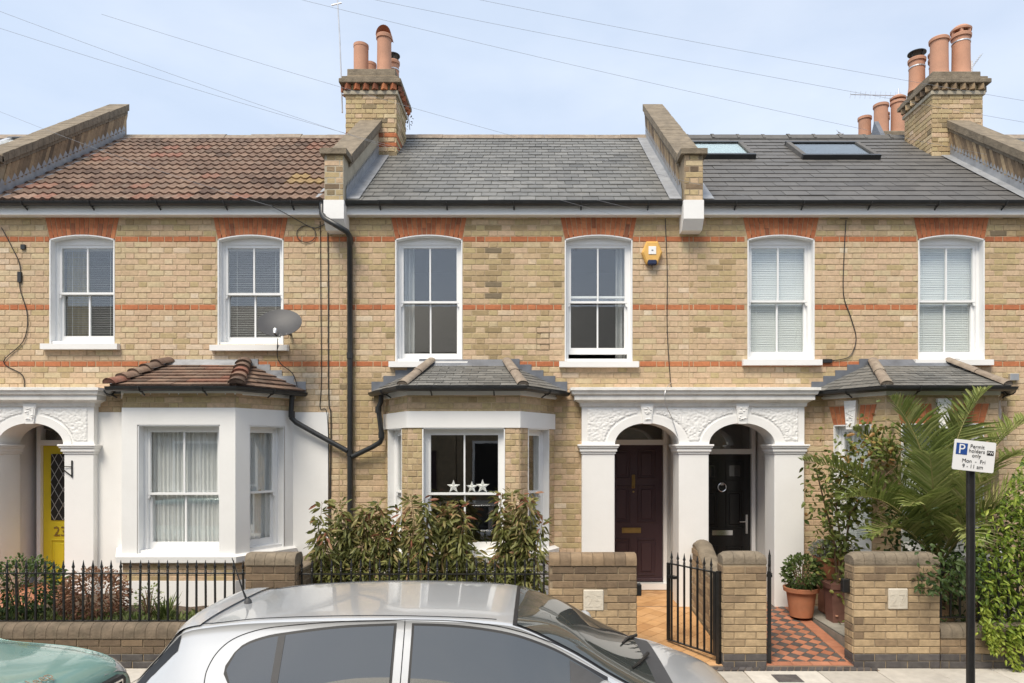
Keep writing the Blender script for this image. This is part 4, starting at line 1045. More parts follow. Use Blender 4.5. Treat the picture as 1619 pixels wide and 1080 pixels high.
# ================================================================== FRONT GARDENS: beds, paths
def soil(name, x0, x1, y0, y1, z, m, amp=.02):
    g = MB().grid(lambda p, q: (x0+(x1-x0)*p, y0+(y1-y0)*q, z + amp*n3((x0+p*(x1-x0))*4, q*7, z)), int((x1-x0)/.08), int((y1-y0)/.08))
    g.box(x0, x1, y0, y1, -.1, z-amp-.01); return g.build(name, m, kind='structure', smooth=60)
soil('garden_bed', -9, B[1]+.1, -1.79, -.03, .36, 'soil', .03)
soil('garden_bed', B[1]+.2, .72, -1.79, -.03, .30, 'soil', .03)
soil('garden_yard', 3.42, 8, -1.79, -.03, .185, 'concrete', .004)
def zp(y): return .025 + (y+2.05)*.0875
def path_tiles(name, x0, x1, y0, y1, side, pick, border, flat=None):
    zf = (lambda y: flat) if flat is not None else zp
    base = MB(); base.add([(x0,y0,zf(y0)-.006),(x1,y0,zf(y0)-.006),(x1,y1,zf(y1)-.006),(x0,y1,zf(y1)-.006),(x0,y0,-.1),(x1,y0,-.1),(x1,y1,-.1),(x0,y1,-.1)], [(0,1,2,3),(4,5,1,0),(5,6,2,1),(6,7,3,2),(7,4,0,3)])
    o = base.build(name, 'grout', kind='structure')
    def tile(poly, m, nm='tile'):
        if len(poly) < 3: return
        g = MB(); t = clampf(rnd.gauss(.5,.22)); dz = rnd.uniform(-.0008,.0008); n = len(poly)
        g.add([(p[0],p[1],zf(p[1])+dz) for p in poly] + [(p[0],p[1],zf(p[1])-.01) for p in poly], [tuple(range(n))] + [(i+n, (i+1) % n+n, (i+1) % n, i) for i in range(n)], t)
        g.build(nm, m, o)
    bx0, bx1, by0 = x0+border[0], x1-border[1], y0+border[2]
    d = side/math.sqrt(2); g_ = .0035; rect = [(bx0+.003,by0+.003),(bx1-.003,by0+.003),(bx1-.003,y1-.003),(bx0+.003,y1-.003)]
    nx, ny = int((x1-x0)/d)+3, int((y1-y0)/d)+3
    for i in range(-1, nx):
        for j in range(-1, ny):
            if (i+j) % 2: continue
            cx, cy = bx0 + i*d, by0 + j*d
            tile(clip_poly([(cx-d+g_,cy),(cx,cy-d+g_),(cx+d-g_,cy),(cx,cy+d-g_)], rect), pick(i, j))
    for (a, b, side_) in ((x0, bx0, 0), (bx1, x1, 1)):
        y = by0
        while b-a > .03 and y < y1-.02:
            tile([(a+.003,y+.003),(b-.003,y+.003),(b-.003,min(y+.2,y1)-.003),(a+.003,min(y+.2,y1)-.003)], border[3], 'border_tile'); y += .2
    x = x0
    while border[2] > .03 and x < x1-.02:
        tile([(x+.003,y0+.003),(min(x+.2,x1)-.003,y0+.003),(min(x+.2,x1)-.003,by0-.003),(x+.003,by0-.003)], border[3], 'border_tile'); x += .2
    return o
path_tiles('path', .98, 2.02, -1.99, -.10, .165, lambda i, j: 'orange_tile', (0,0,.10,'orange_tile'))
path_tiles('porch_floor', .94, 1.98, -.095, 1.0, .165, lambda i, j: 'orange_tile', (0,0,.0,'orange_tile'), flat=.205)
path_tiles('path', 2.26, 3.40, -1.99, -.10, .112, lambda i, j: 'red_tile' if i % 2 else 'grey_tile', (.02,.15,.10,'red_tile'))
path_tiles('porch_floor', 2.18, 3.25, -.095, 1.0, .112, lambda i, j: 'red_tile' if i % 2 else 'grey_tile', (0,0,0,'red_tile'), flat=.20)
path_tiles('porch_floor', 2.10+OFFP, 3.35+OFFP, -1.7, .6, .165, lambda i, j: 'red_tile', (0,0,0,'red_tile'), flat=.37)
ed = MB().box(.98, 3.5, -2.085, -1.992, -.1, .004).build('path_edging', 'grout', kind='structure')
x = 1.0
while x < 3.42:
    MB().prism([(x, -2.085), (x+.062, -2.085), (x+.105, -1.996), (x+.043, -1.996)], 2, -.03, .014+rnd.uniform(0,.003), tint=rnd.random()).build('edging_brick', 'blue_brick', ed); x += .071
# the dark inspection cover in the pavement
MB().cbox(PX(1222,6.75), PX(1262,6.75), -2.42, -2.2, -.02, .006, .003).build('inspection_cover', 'blue_brick', pv)

# ================================================================== GARDEN WALLS, PIERS, RAILINGS, GATES
def pier(label, x0, x1, h, y0=-2.0, y1=-1.78, plinth=False, tint=.5, cap='round', name='brick_pier', capt=.12, plaque=None, dark=0.0, capm='coping'):
    if 'dark_coping' not in MATS: mat('dark_coping', (.15,.115,.08), .95, var=.35, scale=9, bump=.8, bscale=45, dirt=.5, dcol=(.07,.065,.04), dscale=5)
    root = thing(name, label, 'wall' if name == 'garden_wall' else 'pier', ((x0+x1)/2, (y0+y1)/2, 0))
    core = MB().box(x0+.006, x1-.006, y0+.006, y1-.006, -.05, h-capt+.02).build('core', 'dark_mortar', root)
    def tf(u, v, k):
        t = rnd.gauss(tint, .13) + .12*n3(u*3+x0, v*4, 2)
        if v > h-capt-.2: t -= .22 + dark
        return t
    mf = lambda u, v, k: 'blue_brick' if plinth and k < 2 else 'pier_brick'
    bs = []; D = y1-y0
    hol = [(plaque[0]-x0, plaque[1]-x0, plaque[2], plaque[3])] if plaque else []
    bs += brick_field((x0, y0, 0), .002, x1-x0-.002, 0.0, h-capt, hol, tf, mf, bond='stretcher', anchor=.004, shift=x0)
    for fr in ((x1, y0, R(90)), (x0, y1, R(-90))):
        bs += brick_field(fr, .012, D-.012, 0.0, h-capt, (), tf, mf, bond='stretcher', anchor=.004, shift=.1)
    emit_bricks(bs, core, 120)
    # top: bricks on edge with rounded shoulders
    n = max(3, round((x1-x0)/.112)); w_ = (x1-x0)/n; e = .0 if cap == 'round' else .012
    for i in range(n):
        a, b = x0+i*w_+.002, x0+(i+1)*w_-.002
        r = capt*.62
        pr = [(y0-e, h-capt+.004), (y0-e, h-r)] + [(y0-e + r*(1-math.cos(t)), h-r+r*math.sin(t)) for t in [R(15*j) for j in range(1,7)]]
        pr += [(y1+e-(p[0]-y0+e), p[1]) for p in pr[::-1]]
        g = MB()
        if i in (0, n-1) and cap == 'round' and name == 'brick_pier':
            lo, hi = (a, b); k = len(pr)
            out_ = [( (a if i == 0 else b), p[0], h-capt+(p[1]-h+capt)*.72) for p in pr]; inn = [((b if i == 0 else a), p[0], p[1]) for p in pr]
            mid = [((a+b)/2 + (-.01 if i == 0 else .01), p[0], h-capt+(p[1]-h+capt)*.96) for p in pr]
            vs = out_ + mid + inn; g.add(vs, [(s*k+j, s*k+(j+1) % k, (s+1)*k+(j+1) % k, (s+1)*k+j) for s in (0,1) for j in range(k)] + [tuple(range(k)), tuple(range(2*k, 3*k))], tint=clampf(rnd.gauss(.35,.15)))
        else: g.prism(pr, 0, a, b, tint=clampf(rnd.gauss(.35,.15)))
        if cap == 'brick': g.t = [t*.55 for t in g.t]
        o = g.build('coping_brick', capm if cap != 'brick' else 'pier_brick', root, smooth=50); fix_normals(o)
    return root
Z7 = lambda py: PZ(py, 7)
q25 = (PX(922,7), PX(955,7), Z7(966), Z7(932)); q27 = (PX(1404,7), PX(1436,7), Z7(964), Z7(930))
p23 = pier('dark brick pier between the two railings, next to the white rendered bay', PX(387,7), PX(467,7), 1.175, tint=.34, cap='stone')
p25 = pier('wide brick pier with the stone plaque 25 beside the orange tiled path', PX(868,7), PX(1007,7), 1.17, tint=.48, plaque=q25, cap='brick')
pmid = pier('narrow brick pier between the two open gates', PX(1143,7), PX(1213,7), 1.185, plinth=True, tint=.66, dark=.12)
p27 = pier('wide brick pier with sooty top and stone plaque 27 before the palm', PX(1350,7), PX(1487,7), 1.18, plinth=True, tint=.66, plaque=q27, dark=.1)
wl23 = pier('low dark brick wall under the railings of the white rendered house', -8.5, PX(387,7)-.002, .455, tint=.14, plinth=True, name='garden_wall', cap='low', capt=.15, capm='dark_coping')
wl25 = pier('low brick wall under the railings in front of the leafy shrubs', PX(467,7)+.002, PX(868,7)-.002, .45, tint=.3, plinth=True, name='garden_wall', cap='low', capt=.12)
wl27 = pier('low brick wall under the trailing vine beside the parking sign', PX(1487,7)+.002, 8.0, .44, tint=.58, plinth=True, name='garden_wall', cap='low', capt=.13)
for root, q, txt in ((p25, q25, '25'), (p27, q27, '27')):
    pl = MB().cbox(q[0]+.004, q[1]-.004, -2.012, -1.98, q[2]+.004, q[3]-.004, .008).build('plaque', 'plaque', root)
    text_obj('number', txt, .185, 'plaque', pl, Matrix.Translation(((q[0]+q[1])/2, -2.011, q[2]+.042)) @ RX, .004)
MB().cbox(PX(1007,7)-.0, PX(1007,7)+.06, -1.93, -1.86, Z7(945), Z7(945)+.12, .006).build('gate_catch', 'black_iron', p25)
MB().cbox(PX(1350,7)-.075, PX(1350,7)-.0, -1.93, -1.86, Z7(940), Z7(940)+.14, .006).build('gate_catch', 'black_iron', p27)
# wall dividing the two paths: rises to a scroll by the porch column
dx0, dx1 = 2.045, 2.255
dw = thing('garden_wall', 'brick wall with a swept curved top dividing the two tiled paths', 'wall', (2.15, -1, 0))
top = [(-1.78, .80), (-1.55, .80), (-1.2, .82), (-.9, .86), (-.65, .94), (-.48, 1.02), (-.36, 1.08), (-.24, 1.09), (-.15, 1.06)]
g = MB().prism([(-1.78, -.05), (-.12, -.05)] + [(y, z-.07) for y, z in top[::-1]], 0, dx0+.006, dx1-.006).build('core', 'dark_mortar', dw); fix_normals(g)
zt_at = lambda y: next((z0+(z1-z0)*(y-y0)/(y1-y0) for (y0,z0),(y1,z1) in zip(top, top[1:]) if y0 <= y <= y1), .8)
bs = []
for fr, sg in (((dx0, -.12, R(-90)), 1), ((dx1, -1.78, R(90)), -1)):
    bs += [b for b in brick_field(fr, .005, 1.655, .0, 1.05, (), lambda u, v, k: rnd.gauss(.45,.13), lambda u, v, k: 'pier_brick', anchor=.004) if b[2]+.04 < zt_at((-.12-b[1]) if sg > 0 else (-1.78+b[1]))-.05]
emit_bricks(bs, g, 130)
for (y0, z0), (y1, z1) in zip(top, top[1:]):
    n_ = max(1, round((y1-y0)/.11))
    for i in range(n_):
        a, b = y0+(y1-y0)*i/n_, y0+(y1-y0)*(i+1)/n_; za, zb_ = z0+(z1-z0)*i/n_, z0+(z1-z0)*(i+1)/n_
        q = MB(); k = 7; pr = [((dx0+dx1)/2 - (dx1-dx0)/2*1.02*math.cos(t), math.sin(t)*.07) for t in [math.pi*j/k for j in range(k+1)]]
        vs = [(x, a+.002, za-.07+dz) for x, dz in pr] + [(x, b-.002, zb_-.07+dz) for x, dz in pr]; m = k+1
        q.add(vs, [(j, j+1, m+j+1, m+j) for j in range(k)] + [tuple(range(m)), tuple(range(m, 2*m))]); o = q.build('coping_brick', 'coping', dw, smooth=50); fix_normals(o)
# timber-topped wall between the gardens of the white house and the slate-roofed house
wb = thing('garden_wall', 'low weathered wall running back from the dark pier to the white render', 'wall', (-2.62, -1, 0))
g = MB().box(-2.72, -2.50, -1.775, -.02, -.05, .93).build('core', 'dark_mortar', wb)
bs = brick_field((-2.50, -1.775, R(90)), .005, 1.75, .25, .92, (), lambda u, v, k: rnd.gauss(.3,.12), lambda u, v, k: 'pier_brick', anchor=.004); bs += brick_field((-2.72, -.02, R(-90)), .005, 1.75, .25, .92, (), lambda u, v, k: rnd.gauss(.3,.12), lambda u, v, k: 'pier_brick', anchor=.004)
emit_bricks(bs, g, 110)
MB().cbox(-2.74, -2.48, -1.775, -.02, .93, .985, .012).build('coping', 'timber', wb)

def spear(h, r=.0085):
    g = MB().box(-r, r, -r, r, 0, h-.10)
    g.lathe((0,0,h-.13), [(.010,0),(.015,.006),(.010,.014),(.008,.02),(.014,.028),(.008,.036),(.011,.05),(.016,.062),(.011,.078),(.004,.12),(.0006,.135)], 8)
    return g
_sp = {}
def railing(label, x0, x1, y, zbot, zb_rail, zt_rail, ztop, step):
    root = thing('railing', label, 'railing', ((x0+x1)/2, y, zbot), 'iron railings on the low garden walls')
    MB().box(x0, x1, y-.019, y+.019, zt_rail-.005, zt_rail+.005).build('rail', 'black_iron', root)
    MB().box(x0, x1, y-.017, y+.017, zb_rail-.005, zb_rail+.005).build('rail', 'black_iron', root)
    h = ztop-zb_rail; key = round(h, 3)
    if key not in _sp: _sp[key] = spear(h).mesh('railing_bar', 'black_iron', 50)
    n = int((x1-x0)/step)
    for i in range(n):
        o = link('railing_bar', _sp[key], root); o.location = Vector((x0 + (i+.5)*(x1-x0)/n, y, zb_rail)) - root.location
        o.rotation_euler = (rnd.gauss(0,.006), rnd.gauss(0,.008), 0)
    for i in range(4):
        x = x0 + (i+.5)*(x1-x0)/4; MB().box(x-.012, x+.012, y-.012, y+.012, zbot-.06, zb_rail).build('stay', 'black_iron', root)
railing('black spear-topped railing in front of the white rendered bay', -8.3, PX(387,7)-.01, -1.89, .455, PZ(982,7.1), PZ(907,7.1), PZ(888,7.1)+.012, .0985)
railing('black spear-topped railing in front of the leafy shrubs by the brick bay', PX(467,7)-.02, PX(868,7)-.0, -1.89, .45, .52, PZ(908,7.1), PZ(886,7.1)+.012, .1005)
railing('black spear-topped railing half hidden by the vine and palm', PX(1487,7)+.02, 7.8, -1.89, .44, .50, PZ(905,7.1), PZ(886,7.1), .1)
def gate(label, hx, hy, ang, wd, zb_, zt_):
    root = thing('garden_gate', label, 'gate', (hx, hy, 0), 'iron garden gates')
    fr = (hx, hy, ang)
    MB(fr).box(-.02, .02, -.02, .02, -.02, zt_+.02).build('hinge_post', 'black_iron', root)
    for u in (.05, wd): MB(fr).box(u-.018, u+.018, -.012, .012, zb_-.01, zt_+.005).build('stile', 'black_iron', root)
    for z in (zb_, zt_): MB(fr).box(.05, wd, -.016, .016, z-.006, z+.006).build('rail', 'black_iron', root)
    sp = spear(zt_-zb_+.14).mesh('gate_bar', 'black_iron', 50); n = 7
    for i in range(n):
        o = link('gate_bar', sp, root); o.location = Vector(MB(fr).P((.10+i*(wd-.15)/(n-1), 0, zb_))) - root.location; o.rotation_euler = (0,0,ang)
    MB(fr).box(wd-.12, wd+.0, -.03, .03, zt_-.16, zt_-.13).build('latch', 'black_iron', root)
    MB(fr).box(-.02, .06, -.008, .008, zt_-.12, zt_-.10).build('hinge', 'black_iron', root); MB(fr).box(-.02, .06, -.008, .008, zb_+.08, zb_+.10).build('hinge', 'black_iron', root)
hx, hy = PX(1140,7)-.01, -1.95; fx, fy = PX(1057,7.66), -9+7.66
gate('black iron gate standing open over the orange tiled path', hx, hy, math.atan2(fy-hy, fx-hx), math.hypot(fx-hx, fy-hy), .115, PZ(892,7.6))
hx, hy = PX(1216,7.08), -1.93; fx, fy = PX(1217,7.85), -9+7.85
gate('black iron gate standing open over the red and grey checkered path', hx, hy, math.atan2(fy-hy, fx-hx), .80, .125, PZ(898,7.4))

# ================================================================== PIPES, CABLES AND FITTINGS ON THE WALL
def pipe(name, label, cat, segs, r, m='black_plastic', collars=()):
    root = thing(name, label, cat, tuple(segs[0][-1]))
    for s in segs: MB().tube(s, r, 12).build('pipe', m, root, smooth=60)
    for c, d in collars:
        c = Vector(c); d = Vector(d).normalized(); MB().tube([c-d*.04, c+d*.04], r*1.22, 12).build('collar', m, root, smooth=60)
    return root
yp = -.06; XP = PX(553, 8.93)
def W3(px, py, z): return (PX(px,z), z-9, PZ(py,z))
pipe('downpipe', 'black downpipe from the eaves with two branches from the bay gutters', 'pipe',
    [[W3(509,322,8.83), W3(509,338,8.78), W3(513,345,8.70), W3(530,355,8.66), W3(548,366,8.69), W3(553,374,8.78), W3(553,392,8.93), (XP,yp,3.4), (XP,yp,2.2), (XP,yp,.28)]], .036,
    collars=[((XP,yp,PZ(380,8.93)), (0,0,1)), ((XP,yp,PZ(562,8.93)), (0,0,1)), ((XP,yp,PZ(716,8.93)), (0,0,1)), (W3(509,326,8.83),(0,0,1))])
pipe('downpipe', 'black waste pipe from the tiled bay gutter sloping to the main downpipe', 'pipe',
    [[W3(549,713,8.92), W3(500,686,8.9), W3(468,668,8.88), W3(461,661,8.86), W3(460,650,8.86), W3(462,622,8.86)]], .034, collars=[(W3(461,655,8.86),(0,0,1))])
pipe('downpipe', 'black waste pipe from the slate bay gutter dropping to the main downpipe', 'pipe',
    [[W3(557,722,8.92), W3(590,706,8.88), W3(601,699,8.86), W3(604,692,8.85), W3(598,645,8.86), W3(602,636,8.85), W3(603,618,8.84)]], .033, collars=[(W3(603,688,8.85),(0,0,1)), (W3(598,648,8.86),(0,0,1))])
def cable(label, pts, r=.006, m='black_plastic', name='cable', cat='cable', group='cables on the house fronts'):
    P_ = [Vector(p) for p in pts]; Q_ = []
    for i in range(len(P_)-1):
        a, b, c, d = P_[max(0,i-1)], P_[i], P_[i+1], P_[min(len(P_)-1,i+2)]
        for j in range(5):
            t = j/5; Q_.append(.5*((2*b) + (c-a)*t + (2*a-5*b+4*c-d)*t*t + (-a+3*b-3*c+d)*t**3))
    o = MB().tube(Q_ + [P_[-1]], r, 6).build(name, m, smooth=60); tag(o, label, cat, group); return o
zz = 8.985
cable('thin black cable running down the wall beside the downpipe, with a hooked loop', [W3(518,352,zz), W3(519,450,zz), W3(519,560,zz), W3(520,640,zz), W3(523,660,zz), W3(522,800,zz), W3(522,870,zz)], .007)
cable('thin black cable hanging left of the downpipe over the render edge', [W3(506,350,zz), W3(507,470,zz), W3(508,600,zz), W3(506,645,zz), W3(517,655,zz), W3(520,760,zz), W3(519,865,zz)], .005)
cable('coiled black cable under the eaves beside the downpipe', [W3(430,326,8.8), W3(465,345,8.9)] + [W3(484+15*math.cos(R(a)), 370+13*math.sin(R(a)), zz) for a in range(-80, 300, 20)] + [W3(500,360,zz), W3(518,352,zz)], .005)
cable('thin dark cable dropping past the yellow alarm box to the porch', [W3(1052,345,zz), W3(1055,430,zz), W3(1055,520,zz), W3(1060,600,zz), W3(1062,612,zz)], .0055)
cable('thin dark cable snaking from the eaves to the sill with the black connector', [W3(1338,348,zz), W3(1335,400,zz), W3(1334,465,zz), W3(1345,500,zz), W3(1354,535,zz), W3(1345,562,zz), W3(1325,569,zz), W3(1305,570,zz)], .006)
cable('thin dark cable with a black clip wandering down the wall above the yellow door', [W3(2,360,zz), W3(18,390,zz), W3(31,420,zz), W3(31,455,zz), W3(43,500,zz), W3(36,540,zz), W3(5,572,zz), W3(34,592,zz), W3(38,612,zz)], .006)
cable('thin black cable from the satellite dish to the tiled bay roof', [W3(439,535,8.9), W3(440,570,8.95), W3(462,590,8.96), W3(470,612,8.96)], .006)
def fit(name, label, cat, mb, m, **k): o = mb.build(name, m, smooth=k.get('smooth')); tag(o, label, cat); return o
fit('cable_connector', 'small black cable connector on the brick beside the blinded window sill', 'connector', MB().cbox(PX(1300,9), PX(1315,9), -.035, .002, Z(574), Z(568), .006), 'black_plastic')
fit('cable_clip', 'black cable clip box on the wall left of the window with the gold curtain', 'clip', MB().cbox(PX(29,9), PX(35,9), -.03, .002, Z(447), Z(430), .004), 'black_plastic')
fit('cable_outlet', 'small black square outlet on the wall left of the window with the gold curtain', 'outlet', MB().cbox(PX(34,9), PX(41,9), -.03, .002, Z(395), Z(387), .004), 'black_plastic')
fit('junction_box', 'small grey junction box on the wall above the bay with the keystones', 'box', MB().cbox(PX(1594,9), PX(1608,9), -.05, .002, Z(602), Z(591), .005), 'alu')
# satellite dish
ds = thing('satellite_dish', 'dark grey satellite dish on an arm over the window sill above the tiled bay', 'satellite dish', W3(440,545,8.95))
dc = Vector(W3(443,515,8.62)); nrm = Vector((.10,-.78,.62)).normalized()
q = nrm.to_track_quat('Z', 'Y').to_matrix().to_4x4(); q.translation = dc
def dishm(sc): 
    g = MB(); n = 32
    vs = []
    for i in range(9):
        r = i/8
        for k in range(n): vs.append(tuple(q @ Vector((.27*r*math.cos(2*math.pi*k/n), .25*r*math.sin(2*math.pi*k/n), .055*r*r + sc))))
    g.add(vs, [(i*n+k, i*n+(k+1) % n, (i+1)*n+(k+1) % n, (i+1)*n+k) for i in range(8) for k in range(n)]); return g
g = dishm(0); g2 = dishm(-.006); k0 = len(g.v); g.add(g2.v, [tuple(reversed(f)) for f in g2.f]); n = 32
g.f += [(8*n+k, 8*n+(k+1) % n, k0+8*n+(k+1) % n, k0+8*n+k) for k in range(n)]
g.build('reflector', 'dish_grey', ds, smooth=60)
bt = q @ Vector((0,-.24,.05)); ln_ = q @ Vector((0,-.29,.13))
MB().tube([q @ Vector((0,-.12,.0)), bt, ln_], .011, 8).build('feed_arm', 'dish_grey', ds)
MB().tube([ln_, q @ Vector((0,-.25,.14)), q @ Vector((0,-.23,.14))], [.02,.026,.03], 10).build('feed_horn', 'alu', ds, smooth=50)
MB().tube([q @ Vector((0,0,-.02)), (dc.x, -.20, dc.z-.05), (dc.x, -.04, dc.z-.05), (dc.x, .0, dc.z-.05)], .018, 8).build('wall_bracket', 'dish_grey', ds)
# alarm box
al = thing('alarm_box', 'yellow hexagonal alarm box with a white label on the brick wall', 'alarm', W3(1030,402,9))
cx_, cz_ = X9(1030), Z(401); hx_ = [(.135,0),(.075,.145),(-.075,.145),(-.135,0),(-.075,-.145),(.075,-.145)]
g = MB(); vs = [(cx_+x, .0, cz_+z) for x, z in hx_] + [(cx_+x, -.055, cz_+z) for x, z in hx_] + [(cx_+x*.86, -.075, cz_+z*.86) for x, z in hx_]
g.add(vs, [(a*6+i, a*6+(i+1) % 6, (a+1)*6+(i+1) % 6, (a+1)*6+i) for a in (0,1) for i in range(6)] + [tuple(range(12,18))]); o = g.build('cover', 'alarm_yellow', al); fix_normals(o)
MB().cbox(cx_-.05, cx_+.05, -.082, -.07, cz_-.03, cz_+.075, .003).build('label_plate', 'sign_white', al)
MB().cbox(cx_-.012, cx_+.012, -.085, -.08, cz_+.015, cz_+.03, .001).build('label_mark', 'lead_dark', al)
MB().cbox(cx_-.06, cx_+.06, -.088, -.02, cz_-.165, cz_-.10, .012).build('strobe', 'strobe_navy', al)
# hanging-basket bracket on the yellow door's porch
hb = MB(); bx = PX(114,8.9); by = -.105
hb.box(bx-.008, bx+.008, by-.008, by, PZ(755,8.9), PZ(728,8.9)); hb.tube([(bx, by-.005, PZ(738,8.9)), (bx-.15, by-.02, PZ(737,8.9))], .005, 6); hb.tube([(bx, by-.005, PZ(753,8.9)), (bx-.15, by-.02, PZ(738,8.9))], .007, 6)
fit('basket_bracket', 'empty black hanging-basket bracket on the white porch column', 'bracket', hb, 'black_iron')
# cord over the porch cornice
co = cable('pale loose cord hanging from the cornice over the porch keystones', [W3(1061,605,8.98), W3(1052,618,8.73), W3(1053,640,8.76), W3(1062,660,8.86), W3(1072,690,8.85)], .005, 'alu')

# ================================================================== AERIALS AND OVERHEAD WIRES
ae = thing('television_aerial', 'tall thin white aerial pole strapped to the side of the nearer chimney', 'aerial', W3(541,180,10.9))
MB().tube([W3(541,178,10.9), W3(537,60,10.9), W3(531,-40,10.9)], .012, 8).build('mast', 'alu', ae)
MB().tube([W3(541,150,10.9), W3(548,150,11.0)], .015, 6).build('bracket', 'alu', ae); MB().tube([W3(540,126,10.9), W3(548,126,11.0)], .015, 6).build('bracket', 'alu', ae)
MB().tube([W3(524,8,10.9), W3(540,4,10.9)], .012, 6).build('element', 'alu', ae)
def yagi(label, a, b, mast, n, ln, perp):
    root = thing('television_aerial', label, 'aerial', tuple(mast[1]))
    MB().tube(mast, .014, 6).build('mast', 'alu', root); MB().tube([a, b], .010, 6).build('boom', 'alu', root)
    a, b = Vector(a), Vector(b); p = Vector(perp)
    for i in range(n):
        c = a + (b-a)*(i/(n-1)); MB().tube([c-p*ln, c+p*ln], .005, 5).build('element', 'alu', root)
yagi('comb-shaped aerial beside the pots of the rear chimney', W3(1345,149,13.2), W3(1424,151,13.2), [W3(1421,140,13.2), W3(1421,215,13.2)], 11, .07, (.15,.0,1))
yagi('small tilted aerial beside the pots of the far chimney stack', W3(1536,108,11.2), W3(1552,86,11.2), [W3(1537,96,11.2), W3(1537,125,11.2)], 8, .035, (.8,0,.5))
yagi('tiny cross-shaped aerial showing over the ridge near the roof windows', W3(1325,208,13.2), W3(1335,213,13.2), [W3(1330,211,13.2), W3(1330,235,13.2)], 2, .05, (.5,0,-.8))
def wire(label, a, b, sag, r=.0017):
    a, b = Vector(a), Vector(b); pts = [a + (b-a)*(i/24) - Vector((0,0,4*sag*(i/24)*(1-i/24))) for i in range(25)]
    o = MB().tube(pts, r, 5).build('overhead_wire', 'wire_grey'); tag(o, label, 'wire', 'overhead wires across the street')
def ext(p, q, t): p, q = Vector(p), Vector(q); return p + (q-p)*t
wire('thin overhead wire crossing the sky to the pots of the far chimney stack', W3(640,-25,8.2), W3(1760,182,8.6), .05); wire('thin overhead wire crossing the sky past the comb-shaped aerial', W3(440,-32,8.2), W3(1760,217,8.6), .05); wire('thin overhead wire ending at the brick chimney beside the roof windows', W3(380,-25,8.0), W3(1560,244,8.8), .06)
wire('overhead wire slanting down to the eaves of the brown tiled roof', W3(-60,152,8.2), W3(430,326,8.78), .06)
wire('overhead wire slanting across the slate roof towards the parapet', W3(160,22,7.6), W3(1180,310,8.7), .07)
wire('overhead wire slanting down across the slate roof to its eaves', W3(-60,-5,7.2), W3(975,341,8.78), .10); wire('overhead wire slanting across the slate roof to the eaves near the alarm box', W3(-60,25,7.2), W3(1035,338,8.78), .09)
# withered creeper hanging off the chimney head
cr_ = MB()
for i in range(26):
    c = Vector(W3(646+rnd.gauss(0,3)+.0, 165+i*1.5, 11.55)); s = rnd.uniform(.015,.04); d = Vector((rnd.gauss(0,1), rnd.gauss(0,1), rnd.gauss(0,1))).normalized(); e = d.cross(Vector((.3,.5,.8))).normalized()
    cr_.add([tuple(c), tuple(c+d*s+e*s*.4), tuple(c+d*s*2), tuple(c+d*s-e*s*.4)], [(0,1,2,3)])
cr_.tube([W3(640,160,11.5), W3(649,166,11.55), W3(646,185,11.55), W3(648,205,11.55)], .005, 5)
o = cr_.build('creeper', 'soil'); tag(o, 'straggling dead creeper hanging off the nearer chimney head', 'creeper')
# ================================================================== PLANTS
def leafmat(name, ramp, rough=.5, trans=.3): mat(name, None, rough, var=.2, scale=30, tint=ramp, trans=trans, spec=.4)
leafmat('shrub_leaf', [(0,(.055,.07,.018)), (.4,(.17,.18,.05)), (.7,(.27,.255,.085)), (.88,(.33,.24,.11)), (1,(.30,.12,.07))])
leafmat('palm_leaf', [(0,(.09,.13,.03)), (.5,(.215,.26,.07)), (.85,(.34,.355,.13)), (1,(.46,.40,.2))], .4)
leafmat('vine_leaf', [(0,(.06,.11,.015)), (.5,(.19,.27,.03)), (1,(.38,.43,.07))])
leafmat('climber_leaf', [(0,(.06,.09,.02)), (.5,(.16,.195,.045)), (.85,(.26,.27,.07)), (1,(.36,.20,.07))])
leafmat('pot_leaf', [(0,(.03,.06,.012)), (1,(.13,.18,.05))])
leafmat('grey_leaf', [(0,(.16,.18,.14)), (1,(.36,.38,.33))])
leafmat('heather', [(0,(.10,.055,.03)), (.5,(.25,.12,.07)), (1,(.36,.22,.13))])
leafmat('grass_leaf', [(0,(.06,.10,.02)), (1,(.28,.32,.12))])
mat('stem', (.16,.10,.055), .9, var=.25, scale=20)
mat('palm_rib', (.30,.27,.10), .6, var=.2, scale=12)
def rv(): return Vector((rnd.gauss(0,1), rnd.gauss(0,1), rnd.gauss(0,1))).normalized()
def leaf(g, p, d, s, ln, wd, t, droop=0.):
    """folded pointed leaf: base p, direction d, side s"""
    d = d.normalized(); s = (s - d*s.dot(d)).normalized(); n = d.cross(s)
    m = p + d*ln*.5 - n*(wd*.18) ; tip = p + d*ln - Vector((0,0,droop*ln)); a = p + d*ln*.28; b = p + d*ln*.68 - Vector((0,0,droop*ln*.4))
    vs = [p, a + s*wd*.42, b + s*wd*.40, tip, b - s*wd*.40, a - s*wd*.42, m - Vector((0,0,droop*ln*.2))]
    g.add([tuple(v) for v in vs], [(0,1,6),(1,2,6),(2,3,6),(3,4,6),(4,5,6),(5,0,6)], clampf(t))
def plant(name, label, cat, loc, group=None): return thing(name, label, cat, loc, group)
rnd.seed(401)
